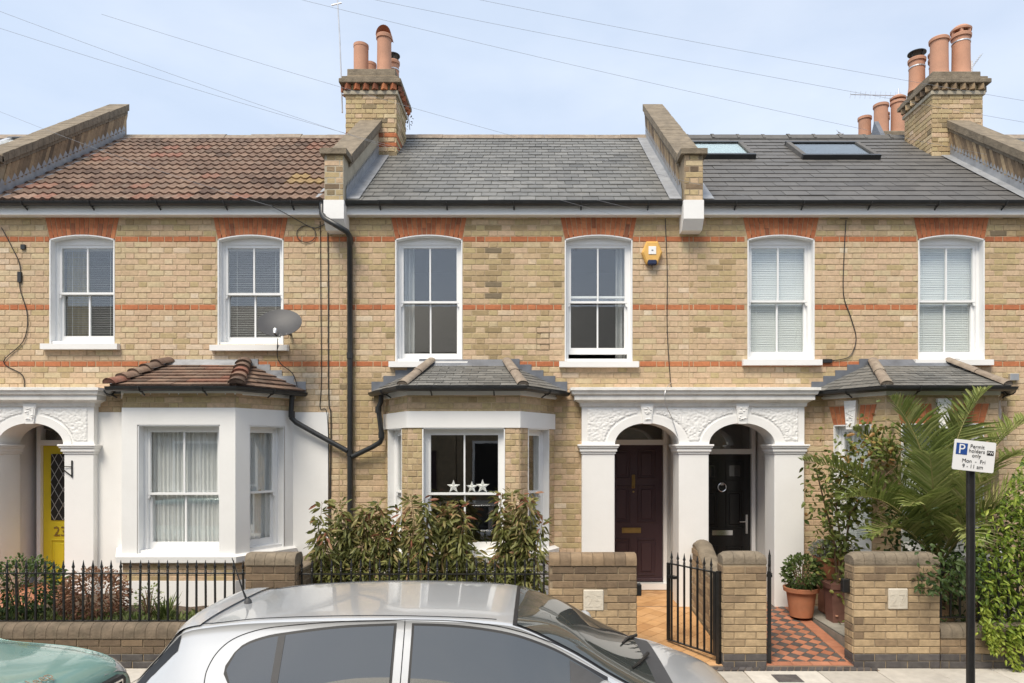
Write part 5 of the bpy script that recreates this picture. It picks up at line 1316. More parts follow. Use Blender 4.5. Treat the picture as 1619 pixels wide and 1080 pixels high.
# --- upright shrubs with hanging, red-tipped leaves in front of the brick bay
SH = 'shrubs along the railing of the brick bay'
def upright(label, x, y, h, spread, nst, dens=1.0):
    r = plant('shrub', label, 'shrub', (x, y, .28), SH); st = MB(); fo = MB()
    for k in range(nst):
        bx, by = x + rnd.uniform(-.5,.5)*spread, y + rnd.uniform(-.12,.12); hh = h*rnd.uniform(.72, 1.0) if k else h; ln_ = Vector((rnd.gauss(0,.07), rnd.gauss(0,.05), 1))
        pts = [Vector((bx, by, .27)) + ln_*(hh*i/8) + Vector((.03*math.sin(i*1.3+k), .02*math.cos(i+k), 0)) for i in range(9)]
        st.tube(pts, [.009*(1-.75*i/8) for i in range(9)], 5)
        nl = int(125*hh*dens)
        for q in range(nl):
            t = rnd.uniform(.10, 1)**.85; f = t*8; i = min(7, int(f)); p = pts[i].lerp(pts[i+1], f-i)
            a = rnd.uniform(0, 6.28); d = Vector((math.cos(a), math.sin(a)*.8, rnd.uniform(-1.5,.25) if t < .93 else rnd.uniform(-.5,.9)))
            off = Vector((math.cos(a), math.sin(a), 0))*rnd.uniform(.0,.10*(1.25-t*.6))
            tint = rnd.gauss(.42,.17) + (.40 if t > .86 and rnd.random() < .4 else 0) + (.3 if rnd.random() < .10 else 0)
            leaf(fo, p+off, d, rv(), rnd.uniform(.08,.135), rnd.uniform(.028,.04), tint, rnd.uniform(.1,.3))
    st.build('stem', 'stem', r, kind='stuff'); fo.build('foliage', 'shrub_leaf', r, kind='stuff')
z_ = 7.85
for (px, top, sp, ns, lb) in ((540, 792, .50, 9, 'shrub with drooping leaves growing in front of the black downpipe'), (592, 790, .26, 5, 'slim leafy shrub between the downpipe and the left side of the brick bay'), (642, 782, .46, 9, 'leafy shrub in front of the brick pier left of the bay window'),
        (722, 792, .46, 10, 'dense red-tipped shrub in front of the middle of the bay window'), (778, 840, .26, 4, 'short leafy shrub under the bay window with the paper stars'), (828, 776, .40, 9, 'tall leafy shrub in front of the right side of the brick bay')):
    upright(lb, PX(px,z_), z_-9+rnd.uniform(-.12,.12), PZ(top,z_)-.27, sp, ns)
und = MB()
for i in range(2300):
    x = rnd.uniform(PX(490,z_), PX(862,z_)); y = rnd.uniform(-1.45,-.85); z = .28 + abs(rnd.gauss(0,.30)); leaf(und, Vector((x,y,z)), Vector((rnd.gauss(0,1), rnd.gauss(0,1), rnd.uniform(-1,.6))), rv(), rnd.uniform(.07,.12), rnd.uniform(.025,.04), rnd.gauss(.35,.17), .2)
o = und.build('undergrowth', 'shrub_leaf', kind='stuff'); tag(o, 'mass of low olive-green leaves behind the railing under the brick bay', 'undergrowth')
# --- palm
pr = plant('palm', 'large palm with long feathery fronds behind the wide sooty pier', 'palm', (PX(1478,8.1), -.95, .2))
pc = Vector((PX(1478,8.1), -.95, .85))
MB().lathe((pc.x, pc.y, .18), [(.20,0),(.17,.15),(.16,.4),(.13,.62),(.06,.72)], 12).build('trunk', 'stem', pr, smooth=40)
def frond(tip, mid, L_leaf=.50, n=46, tone=.5, vang=.55, base=pc):
    base = base + rv()*.04; tip, mid = Vector(tip), Vector(mid)
    cv = lambda t: base*(1-t)**2 + mid*2*t*(1-t) + tip*t*t
    root = MB().tube([cv(i/14) for i in range(15)], [.016*(1-.85*i/14) for i in range(15)], 6).build('frond', 'palm_rib', pr, smooth=60)
    g = MB()
    for i in range(n):
        t = .16 + .84*i/(n-1); p = cv(t); tg = (cv(min(1,t+.02)) - cv(t-.02)).normalized()
        side = tg.cross(Vector((0,0,1)) if abs(tg.z) < .93 else Vector((0,-1,.2))).normalized(); up = side.cross(tg)
        ll = L_leaf*(math.sin(math.pi*min(1,(t*.86+.12)))**.6)*rnd.uniform(.88,1.08)
        for s in (1,-1):
            d = (side*s*math.cos(vang) + up*math.sin(vang)*rnd.uniform(.5,1.2) + tg*rnd.uniform(.55,.8) + rv()*.06).normalized()
            w_ = d.cross(up).normalized(); wd = .016
            q1 = p + d*ll*.5; q2 = p + d*ll - Vector((0,0,.10*ll)); tt = clampf(rnd.gauss(tone,.16)); fold = up*.006
            g.add([tuple(p-w_*wd*.5), tuple(p+w_*wd*.5), tuple(q1+w_*wd+fold), tuple(q1-w_*wd+fold), tuple(q1), tuple(q2)], [(0,1,4),(1,2,4),(0,4,3),(3,4,5),(4,2,5)], tt)
    g.build('leaflets', 'palm_leaf', root, kind='stuff')
F_ = lambda px, py, z: W3(px, py, z)
frond(F_(1410,632,7.7), F_(1478,700,7.6), .58, 54, .45); frond(F_(1268,728,7.9), F_(1390,735,7.7), .46, 48, .35); frond(F_(1560,618,7.9), F_(1490,680,7.9), .55, 50, .55)
frond(F_(1640,660,7.8), F_(1545,690,7.8), .5, 48, .6); frond(F_(1330,790,7.5), F_(1420,760,7.5), .45, 44, .4); frond(F_(1680,770,7.6), F_(1580,745,7.6), .5, 46, .7)
frond(F_(1505,640,8.3), F_(1480,700,8.3), .5, 46, .35); frond(F_(1350,680,8.3), F_(1420,720,8.2), .48, 44, .3); frond(F_(1440,800,7.2), F_(1465,760,7.5), .45, 40, .55)
frond(F_(1620,830,7.4), F_(1560,770,7.4), .48, 44, .7); frond(F_(1540,860,7.15), F_(1520,790,7.4), .42, 40, .65); frond(F_(1380,850,7.4), F_(1430,800,7.5), .42, 40, .45)
frond(F_(1620,720,8.4), F_(1540,720,8.3), .5, 44, .5); frond(F_(1470,720,7.2), F_(1478,760,7.4), .5, 44, .6); frond(F_(1560,760,7.2), F_(1520,765,7.4), .46, 42, .75)
# --- yellow-green vine on the right
vn = plant('vine', 'bright green vine spilling over the low wall beside the parking sign', 'vine', (PX(1600,7.3), -1.7, .3))
g = MB(); sm = MB()
for i in range(5200):
    px = rnd.uniform(1545, 1720); t = rnd.random(); top_ = 800 - 70*clampf((px-1560)/60) + 60*n3(px*.02,1,1); py = top_ + (1010-top_)*t**.85; z = 7.25 + rnd.gauss(0,.22)
    if px < 1575 and rnd.random() < .55*(1-t): continue
    p = Vector(W3(px, py, max(6.88,z)))
    if p.z < .45: p.y = min(p.y, -2.03)
    if p.z < .12: continue
    leaf(g, p, Vector((rnd.gauss(0,1), -.6+rnd.gauss(0,.6), rnd.gauss(-.35,.5))), rv(), rnd.uniform(.035,.085), rnd.uniform(.02,.038), rnd.gauss(.45,.24) - (.25 if z > 7.35 else 0), .2)
for (a, b) in (((1560,985),(1575,1030)), ((1572,990),(1612,1062)), ((1555,960),(1568,1015)), ((1600,1000),(1640,1050)), ((1612,990),(1660,1030))):
    for i in range(110):
        t = rnd.random(); p = Vector(W3(a[0]+(b[0]-a[0])*t+rnd.gauss(0,4), a[1]+(b[1]-a[1])*t+rnd.gauss(0,4), 6.90+rnd.uniform(-.05,.05))); leaf(g, p, Vector((rnd.gauss(.3,1), -.5, rnd.gauss(-.5,.5))), rv(), rnd.uniform(.04,.07), .028, rnd.gauss(.75,.15), .2)
for k in range(9):
    x = PX(1560+k*20,7.3); sm.tube([(x, -1.5, .2), (x+rnd.gauss(0,.1), -1.6, .7), (x+rnd.gauss(0,.15), -1.75, 1.1), (x+rnd.gauss(0,.2), -1.9, 1.25)], [.012,.01,.008,.004], 5)
g.build('foliage', 'vine_leaf', vn, kind='stuff'); sm.build('stem', 'stem', vn, kind='stuff')
tr_ = MB()
for i in range(420):
    px = rnd.uniform(1448, 1550); py = 880 + 55*rnd.random() + rnd.gauss(0,8); leaf(tr_, Vector(W3(px, py, 7.05+rnd.gauss(0,.12))), Vector((rnd.gauss(0,1),-.6,rnd.gauss(-.4,.5))), rv(), rnd.uniform(.05,.085), rnd.uniform(.03,.045), rnd.gauss(.25,.15), .2)
o = tr_.build('ivy', 'pot_leaf'); o['kind'] = 'stuff'; tag(o, 'dark green leaves spreading between the sooty pier and the parking sign post', 'ivy')
bk = MB()
for i in range(2600):
    px = rnd.uniform(1400, 1720); py = rnd.uniform(800, 1000); leaf(bk, Vector(W3(px, py, 7.9+rnd.gauss(0,.2))), rv(), rv(), rnd.uniform(.05,.09), rnd.uniform(.03,.045), rnd.gauss(.2,.15), .2)
o = bk.build('undergrowth', 'pot_leaf'); o['kind'] = 'stuff'; tag(o, 'dark leafy mass under the palm behind the railing', 'undergrowth')

# --- pots
def pot(r0, r1, h, c, m, parent, rim=.05):
    g = MB().lathe(c, [(r0,0),(r0+(r1-r0)*.8,h-rim),(r1*1.10,h-rim),(r1*1.14,h),(r1*1.0,h),(r1*.92,h-.04)], 28); o = g.build('pot', m, parent, smooth=35)
    MB().lathe(c, [(r1*.93,h-.045),(.001,h-.03)], 20).build('soil', 'soil', parent); return o
def bushy(root, c, rx, rz, n, m, ll, wd, tm=.5):
    g = MB(); c = Vector(c)
    for i in range(n):
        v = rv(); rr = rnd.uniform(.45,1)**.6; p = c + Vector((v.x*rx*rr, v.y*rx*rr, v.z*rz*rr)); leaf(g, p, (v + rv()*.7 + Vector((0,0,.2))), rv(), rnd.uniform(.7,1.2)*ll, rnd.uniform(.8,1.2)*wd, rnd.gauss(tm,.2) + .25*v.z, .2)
    g.build('foliage', m, root, kind='stuff')
    s = MB()
    for i in range(9):
        v = rv(); s.tube([(c.x, c.y, c.z-rz*1.15), tuple(c + Vector((v.x*rx*.5, v.y*rx*.5, abs(v.z)*rz*.3))), tuple(c + Vector((v.x*rx*.85, v.y*rx*.85, abs(v.z)*rz*.8)))], [.008,.006,.003], 5)
    s.build('stem', 'stem', root, kind='stuff')
zz_ = 8.45; gz = .185
a = plant('potted_plant', 'round terracotta pot with a bushy green plant at the foot of the porch column', 'potted plant', (PX(1267,zz_), zz_-9, gz))
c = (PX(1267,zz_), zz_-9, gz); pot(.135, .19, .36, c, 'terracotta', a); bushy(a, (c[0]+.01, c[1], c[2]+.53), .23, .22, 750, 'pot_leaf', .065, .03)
zz2 = 8.62
b = plant('potted_plant', 'terracotta pot with grey-leaved plant raised on a tall brown pot', 'potted plant', (PX(1312,zz2), zz2-9, gz))
c = (PX(1312,zz2), zz2-9, gz)
MB().cbox(c[0]-.11, c[0]+.11, c[1]-.11, c[1]+.11, gz, gz+.44, .02).build('plinth_pot', 'tall_pot', b)
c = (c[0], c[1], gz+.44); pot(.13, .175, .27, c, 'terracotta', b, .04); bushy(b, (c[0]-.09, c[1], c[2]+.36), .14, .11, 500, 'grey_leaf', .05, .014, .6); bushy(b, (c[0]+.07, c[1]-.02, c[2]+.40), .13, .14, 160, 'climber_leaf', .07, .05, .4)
z3 = 8.2; cb = (PX(1325,z3), z3-9, gz)
cl = plant('climbing_plant', 'leggy climbing plant with russet and green leaves in a square brown pot', 'climbing plant', cb)
g = MB(); n = 4
for (s0, s1, z0, z1) in ((.10,.125,0,.40), (.14,.145,.40,.46)): g.add([(cb[0]+s0*x, cb[1]+s0*y, gz+z0) for x, y in ((-1,-1),(1,-1),(1,1),(-1,1))] + [(cb[0]+s1*x, cb[1]+s1*y, gz+z1) for x, y in ((-1,-1),(1,-1),(1,1),(-1,1))], [(3,2,1,0),(4,5,6,7)] + [(i,(i+1) % 4,4+(i+1) % 4,4+i) for i in range(4)])
g.build('pot', 'brown_pot', cl)
for s in (-1,1): MB().lathe((cb[0]+s*.06, cb[1]-.108, gz+.09), [(.018,-.01),(.018,.01)], 8).build('stud', 'pot_clay', cl)
sm = MB(); fo = MB(); trunks = [[(cb[0],cb[1],gz+.42), W3(1330,860,8.2), W3(1322,800,8.15), W3(1335,760,8.1), W3(1370,720,8.1)], [(cb[0],cb[1],gz+.42), W3(1318,850,8.2), W3(1305,800,8.2), W3(1290,740,8.2)], [(cb[0],cb[1],gz+.42), W3(1335,880,8.2), W3(1345,810,8.1), W3(1390,760,8.0), W3(1420,735,8.0)]]
for t in trunks:
    t = [Vector(p) for p in t]; sm.tube(t, [.016,.013,.010,.007,.004][:len(t)], 6)
for i in range(1700):
    k = rnd.random()
    if k < .62: px, py = rnd.gauss(1345,34), rnd.gauss(772,36)
    elif k < .80: px, py = rnd.gauss(1395,25), rnd.gauss(705,22)
    elif k < .92: px, py = rnd.gauss(1318,18), rnd.gauss(860,35)
    else: px, py = rnd.gauss(1338,9), rnd.gauss(925,40)
    if px < 1268 or py > 990 or (px > 1338 and py > 880): continue
    p = Vector(W3(px, py, 8.15+rnd.gauss(0,.16)))
    leaf(fo, p, Vector((rnd.gauss(0,1), rnd.gauss(-.3,.8), rnd.gauss(-.3,.6))), rv(), rnd.uniform(.05,.09), rnd.uniform(.035,.055), rnd.gauss(.45,.2) + (.5 if py < 740 and rnd.random() < .4 else 0) + (.25 if rnd.random() < .08 else 0), .2)
sm.build('stem', 'stem', cl, kind='stuff'); fo.build('foliage', 'climber_leaf', cl, kind='stuff')
# --- planting in front of the white house
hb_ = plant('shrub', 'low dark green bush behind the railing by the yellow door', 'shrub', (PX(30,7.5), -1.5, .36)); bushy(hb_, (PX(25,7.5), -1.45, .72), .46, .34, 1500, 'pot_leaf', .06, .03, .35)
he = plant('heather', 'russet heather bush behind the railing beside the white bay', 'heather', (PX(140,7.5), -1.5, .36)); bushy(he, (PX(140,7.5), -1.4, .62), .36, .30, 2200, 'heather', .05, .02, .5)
yu = plant('spiky_plant', 'spiky green sword-leaved plant in front of the white bay plinth', 'plant', (PX(262,7.5), -1.5, .36))
g = MB()
for i in range(46):
    a = rnd.uniform(0,6.28); d = Vector((math.cos(a)*.55, math.sin(a)*.55, rnd.uniform(.7,1.6))).normalized(); p = Vector((PX(262,7.5)+rnd.gauss(0,.03), -1.5+rnd.gauss(0,.03), .36)); s = d.cross(Vector((0,0,1))).normalized()*.013; l_ = rnd.uniform(.2,.42)
    g.add([tuple(p-s), tuple(p+s), tuple(p+d*l_*.6+s*.8), tuple(p+d*l_*.6-s*.8), tuple(p+d*l_-Vector((0,0,.03)))], [(0,1,2,3),(3,2,4)], rnd.random())
g.build('foliage', 'grass_leaf', yu, kind='stuff')
gc = MB()
for i in range(2600):
    x = rnd.uniform(-8, PX(385,7.3)); y = rnd.uniform(-1.76,-1.2); s = rnd.uniform(.02,.06); leaf(gc, Vector((x,y,.37)), Vector((rnd.gauss(0,.6),rnd.gauss(0,.6),1)), rv(), s*rnd.uniform(1,2), s*.6, rnd.gauss(.5,.25))
o = gc.build('ground_cover', 'grass_leaf'); o['kind'] = 'stuff'; tag(o, 'low pale green ground cover along the foot of the railing', 'ground cover')
sp = plant('shrub', 'sparse twiggy plant beside the spiky plant before the white bay', 'shrub', (PX(225,7.5), -1.45, .36)); bushy(sp, (PX(228,7.5), -1.42, .56), .14, .20, 130, 'grass_leaf', .045, .02, .6)
# ================================================================== CARS
def lerp_tab(tab, x):
    """Catmull-Rom through the station table"""
    n = len(tab)
    if x <= tab[0][0]: return tab[0][1:]
    if x >= tab[-1][0]: return tab[-1][1:]
    i = max(k for k in range(n-1) if tab[k][0] <= x); x0, x1 = tab[i][0], tab[i+1][0]; t = (x-x0)/(x1-x0); out = []
    for j in range(1, len(tab[0])):
        p1, p2 = tab[i][j], tab[i+1][j]
        m1 = (p2 - tab[i-1][j])/(x1 - tab[i-1][0])*(x1-x0) if i > 0 else p2-p1
        m2 = (tab[i+2][j] - p1)/(tab[i+2][0] - x0)*(x1-x0) if i+2 < n else p2-p1
        lim = 2.2*abs(p2-p1); m1 = max(-lim, min(lim, m1)); m2 = max(-lim, min(lim, m2))
        out.append((2*t**3-3*t*t+1)*p1 + (t**3-2*t*t+t)*m1 + (-2*t**3+3*t*t)*p2 + (t**3-t*t)*m2)
    return tuple(out)
def smooth_pl(p, k=4):
    out = []; n = len(p)
    for i in range(n-1):
        p0, p1, p2, p3 = p[max(0,i-1)], p[i], p[i+1], p[min(n-1,i+2)]
        for j in range(k):
            t = j/k; out.append(tuple(.5*((2*b) + (c-a)*t + (2*a-5*b+4*c-d)*t*t + (-a+3*b-3*c+d)*t**3) for a, b, c, d in zip(p0,p1,p2,p3)))
    return out + [p[-1]]
class Car:
    def __init__(s, tab, yc, zr, box=0.): s.tab = tab; s.yc = yc; s.z0 = zr; s.box = box
    def sec(s, x):
        zt, yr, zr, yb, zb, ys = lerp_tab(s.tab, x); q = s.box
        pts = [(0,zt), (yr*.35, zt-(.05-.03*q)*(zt-zr)), (yr*.65, zt-(.20-.12*q)*(zt-zr)), (yr*.87, zt-(.52-.3*q)*(zt-zr)), (yr,zr), (yr+.10*(yb-yr), zr-.14*(zr-zb)), (yr+.88*(yb-yr), zb+.12*(zr-zb)), (yb,zb),
               (yb+.45*(ys-yb), zb-.035), (yb+.85*(ys-yb), zb-.11), (ys, zb-.26), (ys-.005,.50), (ys-.03,.34), (ys-.07,.22), (ys*.6,.17)]
        return pts
    def dense(s, x, k=4):
        p = s.sec(x); out = []; n = len(p)
        for i in range(n-1):
            p0, p1, p2, p3 = p[max(0,i-1)], p[i], p[i+1], p[min(n-1,i+2)]
            for j in range(k):
                t = j/k; out.append(tuple(.5*((2*b) + (c-a)*t + (2*a-5*b+4*c-d)*t*t + (-a+3*b-3*c+d)*t**3) for a, b, c, d in zip(p0,p1,p2,p3)))
        out.append(p[-1]); return out
    def side(s, x, z, sg=-1, off=0.):
        d = s.dense(x, 6); best = None
        for (a, b) in list(zip(d, d[1:]))[12:]:
            if (a[1]-z)*(b[1]-z) <= 0 and abs(a[1]-b[1]) > 1e-6:
                t = (a[1]-z)/(a[1]-b[1]); y = a[0]+(b[0]-a[0])*t; best = y; break
        if best is None: best = d[24][0]
        return (x, s.yc + sg*(best+off), s.z0+z)
    def top(s, x, f, off=0.):
        """f in -1..1 across the roof, bonnet or screen, 1 = rail"""
        d = s.dense(x, 4); u = abs(f)*16; i = min(int(u), len(d)-2); t = u-i
        y = d[i][0]+(d[i+1][0]-d[i][0])*t; z = d[i][1]+(d[i+1][1]-d[i][1])*t
        return Vector((x, s.yc + (y if f >= 0 else -y), s.z0+z))
    def body(s, name, m, root, xs):
        g = MB(); rows = []
        for x in xs:
            d = s.dense(x); rows.append([(x, s.yc-y, s.z0+z) for y, z in d[::-1]] + [(x, s.yc+y, s.z0+z) for y, z in d[1:]])
        n = len(rows[0]); vs = [p for r in rows for p in r]
        g.add(vs, [(i*n+j, (i+1)*n+j, (i+1)*n+j+1, i*n+j+1) for i in range(len(rows)-1) for j in range(n-1)] + [tuple(range(n)), tuple(range((len(rows)-1)*n, len(rows)*n))])
        o = g.build(name, m, root, smooth=38); fix_normals(o); return o
    def patch(s, name, m, root, top, bot, sg, off, nx=26, nz=6, smooth=180):
        """panel on the side: top and bottom are (x,z) polylines"""
        def ev(pl, x):
            for (x0,z0), (x1,z1) in zip(pl, pl[1:]):
                if x0 <= x <= x1: return z0+(z1-z0)*(x-x0)/max(1e-6,x1-x0)
            return pl[-1][1] if x > pl[-1][0] else pl[0][1]
        xa, xb = top[0][0], top[-1][0]
        if len(top) > 3: top = smooth_pl(top)
        g = MB().grid(lambda p, q: s.side(xa+(xb-xa)*p, ev(bot, xa+(xb-xa)*p)*(1-q) + ev(top, xa+(xb-xa)*p)*q, sg, off), nx, nz)
        if sg > 0: g.f = [f[::-1] for f in g.f]
        return g.build(name, m, root, smooth=smooth)
    def cap(s, name, m, root, x0, x1, f0, f1, off, nx=14, nf=16):
        def fn(p, q):
            x = x0+(x1-x0)*p; f = f0+(f1-f0)*q; a = s.top(x, f); b = s.top(x+.02, f); c = s.top(x, min(1,f+.03)); d = s.top(x, max(-1,f-.03)); n = (b-a).cross(c-d)
            n = n.normalized() if n.length > 1e-9 else Vector((0,0,1))
            if n.z < 0: n = -n
            return tuple(a + n*off)
        o = MB().grid(fn, nx, nf).build(name, m, root, smooth=180); return o
    def seam(s, name, m, root, pts, sg, r=.003, off=.0):
        pts = smooth_pl(pts)
        """thin dark line following the side"""
        P = []
        for (a, b) in zip(pts, pts[1:]):
            for i in range(6): P.append(s.side(a[0]+(b[0]-a[0])*i/6, a[1]+(b[1]-a[1])*i/6, sg, off))
        P.append(s.side(pts[-1][0], pts[-1][1], sg, off)); MB().tube(P, r, 6).build(name, m, root, smooth=60)
    def wheel(s, root, x, sg, r=.31, hw=.80):
        y0 = s.yc+sg*hw; w_ = .2; c = (x, y0, s.z0+r)
        rot = lambda pr, n=28: ([(x+rr*math.cos(2*math.pi*k/n), y0+sg*yy, s.z0+r+rr*math.sin(2*math.pi*k/n)) for rr, yy in pr for k in range(n)], [(i*n+k, i*n+(k+1) % n, (i+1)*n+(k+1) % n, (i+1)*n+k) for i in range(len(pr)-1) for k in range(n)])
        t = MB(); t.add(*rot([(r*.62,-.18),(r*.95,-.18),(r,-.15),(r,.0),(r*.97,.03),(r*.66,.035),(r*.62,.02)])); wo = t.build('wheel', 'rubber', root, smooth=40); fix_normals(wo)
        q = MB(); q.add(*rot([(r*.64,.02),(r*.58,-.02),(r*.16,.01),(.001,.015)])); q.build('rim', 'alu', wo, smooth=40)
mat('silver_paint', (.55,.56,.565), .28, metal=.35, var=.02, scale=3, coat=1.0, spec=.5)
mat('teal_paint', (.20,.36,.33), .25, metal=.25, var=.02, scale=3, coat=1.0)
mat('rubber', (.018,.018,.018), .75, var=.2, scale=20)
mat('seal', (.012,.012,.013), .45, var=.1, scale=20)
mat('trim_grey', (.05,.05,.052), .6, var=.1, scale=20)
def car_glass(name, col, ior):
    m, n, l, b = new_mat(name); b.inputs['Base Color'].default_value = col + (1,); b.inputs['Roughness'].default_value = .02; b.inputs['IOR'].default_value = ior; MATS[name] = m
car_glass('car_glass', (.035,.04,.04), 2.1); car_glass('screen_glass', (.05,.055,.05), 1.9)
mat('headlamp', (.35,.36,.37), .1, var=.1, scale=30, coat=1)
ZR = -.135
# ---------------- silver hatchback
T1_ = [(-2.78,.58,.50,.56,.58,.54,.64), (-2.72,.92,.54,.89,.64,.84,.78), (-2.62,1.05,.555,1.01,.68,.94,.83), (-2.40,1.235,.55,1.18,.70,.985,.85), (-2.22,1.395,.54,1.325,.72,1.01,.865), (-2.0,1.43,.545,1.36,.735,1.02,.87), (-1.6,1.465,.56,1.39,.745,1.025,.875), (-1.0,1.485,.575,1.41,.75,1.02,.88), (-.5,1.478,.575,1.402,.75,1.015,.88), (-.13,1.45,.57,1.375,.75,1.01,.88),
       (.2,1.31,.59,1.23,.75,1.0,.88), (.5,1.16,.62,1.09,.75,.985,.875), (.80,1.005,.66,.955,.745,.945,.87), (.95,.965,.66,.925,.735,.915,.868), (1.2,.885,.63,.845,.70,.825,.85), (1.36,.80,.58,.765,.65,.74,.80), (1.46,.67,.52,.64,.58,.61,.70), (1.50,.48,.45,.46,.50,.44,.58)]
T1_ = [((-1.6+(t[0]+1.6)*.70 if t[0] < -1.6 else t[0]-(.05 if t[0] > .3 else 0)), t[1]-(.058 if -2.1 < t[0] < 0 else 0)) + t[2:] for t in T1_]
car = Car(T1_, -9+4.48, ZR)
rc = thing('parked_car', 'silver hatchback parked in front of the brick bay, its roof below the railings', 'car', (-.6, -9+4.48, ZR))
xs = [-2.426,-2.412,-2.398,-2.384,-2.363] + [-2.33+.045*i for i in range(84)] + [1.43,1.445,1.45]
car.body('body', 'silver_paint', rc, xs)
for sg in (-1, 1):
    rt = [(-1.715,1.16),(-1.70,1.215),(-1.65,1.265),(-1.56,1.30),(-1.437,1.325),(-1.1,1.365),(-.80,1.378)]; rb = [(-1.715,1.15),(-1.69,1.10),(-1.64,1.045),(-.80,1.035)]
    ft = [(-.685,1.378),(-.50,1.372),(-.30,1.352),(-.10,1.315),(.10,1.245),(.25,1.17),(.40,1.085)]; fb = [(-.685,1.035),(.40,1.035)]
    for nm, tp, bt_ in (('rear_door_glass', rt, rb), ('front_door_glass', ft, fb)):
        ex = lambda pl, dz: [(x, z+dz) for x, z in pl]
        grow = lambda pl, dz: [(pl[0][0]-.014, pl[0][1]+dz)] + [(x, z+dz) for x, z in pl[1:-1]] + [(pl[-1][0]+.014, pl[-1][1]+dz)]
        sl = car.patch('window_seal', 'seal', rc, grow(tp,.013), grow(bt_,-.016), sg, .002)
        car.patch(nm, 'car_glass', sl, tp, bt_, sg, .006)
    car.patch('divider', 'trim_grey', rc, [(-1.455,1.322),(-1.415,1.328)], [(-1.455,1.035),(-1.415,1.035)], sg, .0085, 3, 6)
    car.patch('mirror_triangle', 'trim_grey', rc, [(.20,1.19),(.30,1.14),(.44,1.06)], [(.20,1.035),(.44,1.035)], sg, .0085, 8, 5)
    car.seam('rear_door_shut_line', 'seal', rc, [(-1.72,.60),(-1.80,.95),(-1.83,1.10),(-1.825,1.17),(-1.79,1.24),(-1.72,1.30),(-1.60,1.345),(-1.437,1.372),(-1.1,1.40),(-.74,1.408)], sg)
    car.seam('front_door_shut_line', 'seal', rc, [(-.74,.55),(-.74,1.0),(-.74,1.408)], sg); car.seam('front_door_shut_line', 'seal', rc, [(-.74,1.408),(-.45,1.40),(-.2,1.37),(.05,1.30),(.3,1.185),(.5,1.08),(.53,.98),(.53,.55)], sg)
    # roof ditch
    P = [car.top(x, sg*.80, .0) for x in [-1.98+.08*i for i in range(23)]]; MB().tube(P, .004, 6).build('roof_ditch', 'seal', rc)
    mr = MB(); c = Vector(car.side(.36, 1.06, sg, .13))
    pts = []
    n = 14
    for i in range(9):
        t = math.pi*i/8; rr = math.sin(t)
        for k in range(n): pts.append((c.x + .055*math.cos(2*math.pi*k/n)*rr + .03*rr, c.y + .115*math.cos(t)*-1, c.z + .075*math.sin(2*math.pi*k/n)*rr))
    mr.add(pts, [(i*n+k, i*n+(k+1) % n, (i+1)*n+(k+1) % n, (i+1)*n+k) for i in range(8) for k in range(n)]); mo_ = mr.build('mirror', 'silver_paint', rc, smooth=60); fix_normals(mo_)
    MB().tube([car.side(.36,1.03,sg,-.02), car.side(.36,1.03,sg,.06)], .025, 8).build('mirror_arm', 'trim_grey', mo_)
    for dz in (0,): car.patch('door_handle', 'silver_paint', rc, [(-1.62,.90),(-1.42,.90)], [(-1.62,.865),(-1.42,.865)], sg, .02, 6, 2); car.patch('door_handle', 'silver_paint', rc, [(-.62,.89),(-.42,.89)], [(-.62,.855),(-.42,.855)], sg, .02, 6, 2)
    for x in (-1.85, .73): car.wheel(rc, x, sg)
    for x in (-1.85, .73):
        P = [(x+.36*math.cos(t), car.yc+sg*.872, ZR+.31+.36*math.sin(t)) for t in [math.pi*i/16 for i in range(17)]]; MB().tube(P, .05, 8).build('wheel_arch', 'seal', rc, smooth=60)
car.cap('windscreen_seal', 'seal', rc, -.125, .77, -.985, .985, .003); car.cap('windscreen', 'screen_glass', rc, -.10, .71, -.93, .93, .007)
car.cap('rear_window_seal', 'seal', rc, -2.305, -2.035, -1.0, 1.0, .004, 10, 16); car.cap('rear_window', 'car_glass', rc, -2.285, -2.06, -.90, .90, .008, 10, 16)
for sg in (-1,1): car.patch('rear_window_edge', 'seal', rc, [(-2.315,1.0),(-2.18,1.16),(-2.035,1.315)], [(-2.315,.925),(-2.18,1.085),(-2.035,1.235)], sg, .003, 8, 3)
car.cap('cowl', 'trim_grey', rc, .70, .83, -.97, .97, .006, 6, 20)
car.cap('spoiler', 'silver_paint', rc, -2.07, -1.93, -.95, .95, .012, 6, 16)
for (f0, f1, xa) in ((.72, .02, .74), (.05, -.55, .76)):
    P = [car.top(.75, f0, 0)+Vector((0,0,.03))] + [car.top(.75-.17*t, f0+(f1-f0)*t, 0)+Vector((0,0,.022)) for t in (.1,.4,.7,1)]
    MB().tube(P, [.013,.011,.009,.008,.006], 6).build('wiper', 'seal', rc, smooth=60)
an = car.top(-1.88, 0, 0); MB().tube([an, an+Vector((-.035,0,.09)), an+Vector((-.105,0,.30))], [.009,.005,.0025], 6).build('aerial', 'seal', rc, smooth=60); MB().lathe(tuple(an), [(.028,-.01),(.022,.02),(.010,.035)], 10).build('aerial_base', 'trim_grey', rc, smooth=50)
for sg in (-1,1): car.patch('headlamp', 'headlamp', rc, [(1.13,.80),(1.30,.745),(1.42,.66)], [(1.13,.72),(1.42,.58)], sg, .006, 8, 4); car.patch('tail_lamp', 'tail_red' if 'tail_red' in MATS else 'terracotta', rc, [(-2.38,.90),(-2.30,.93)], [(-2.38,.70),(-2.30,.70)], sg, .006, 4, 4)
car.seam('bonnet_line', 'seal', rc, [(.60,.965),(.9,.905),(1.2,.80),(1.35,.72)], -1); car.seam('bonnet_line', 'seal', rc, [(.60,.965),(.9,.905),(1.2,.80),(1.35,.72)], 1)
for sg in (-1,1): MB().box(1.50, 1.508, car.yc-.26, car.yc+.26, ZR+.36, ZR+.47) if False else None

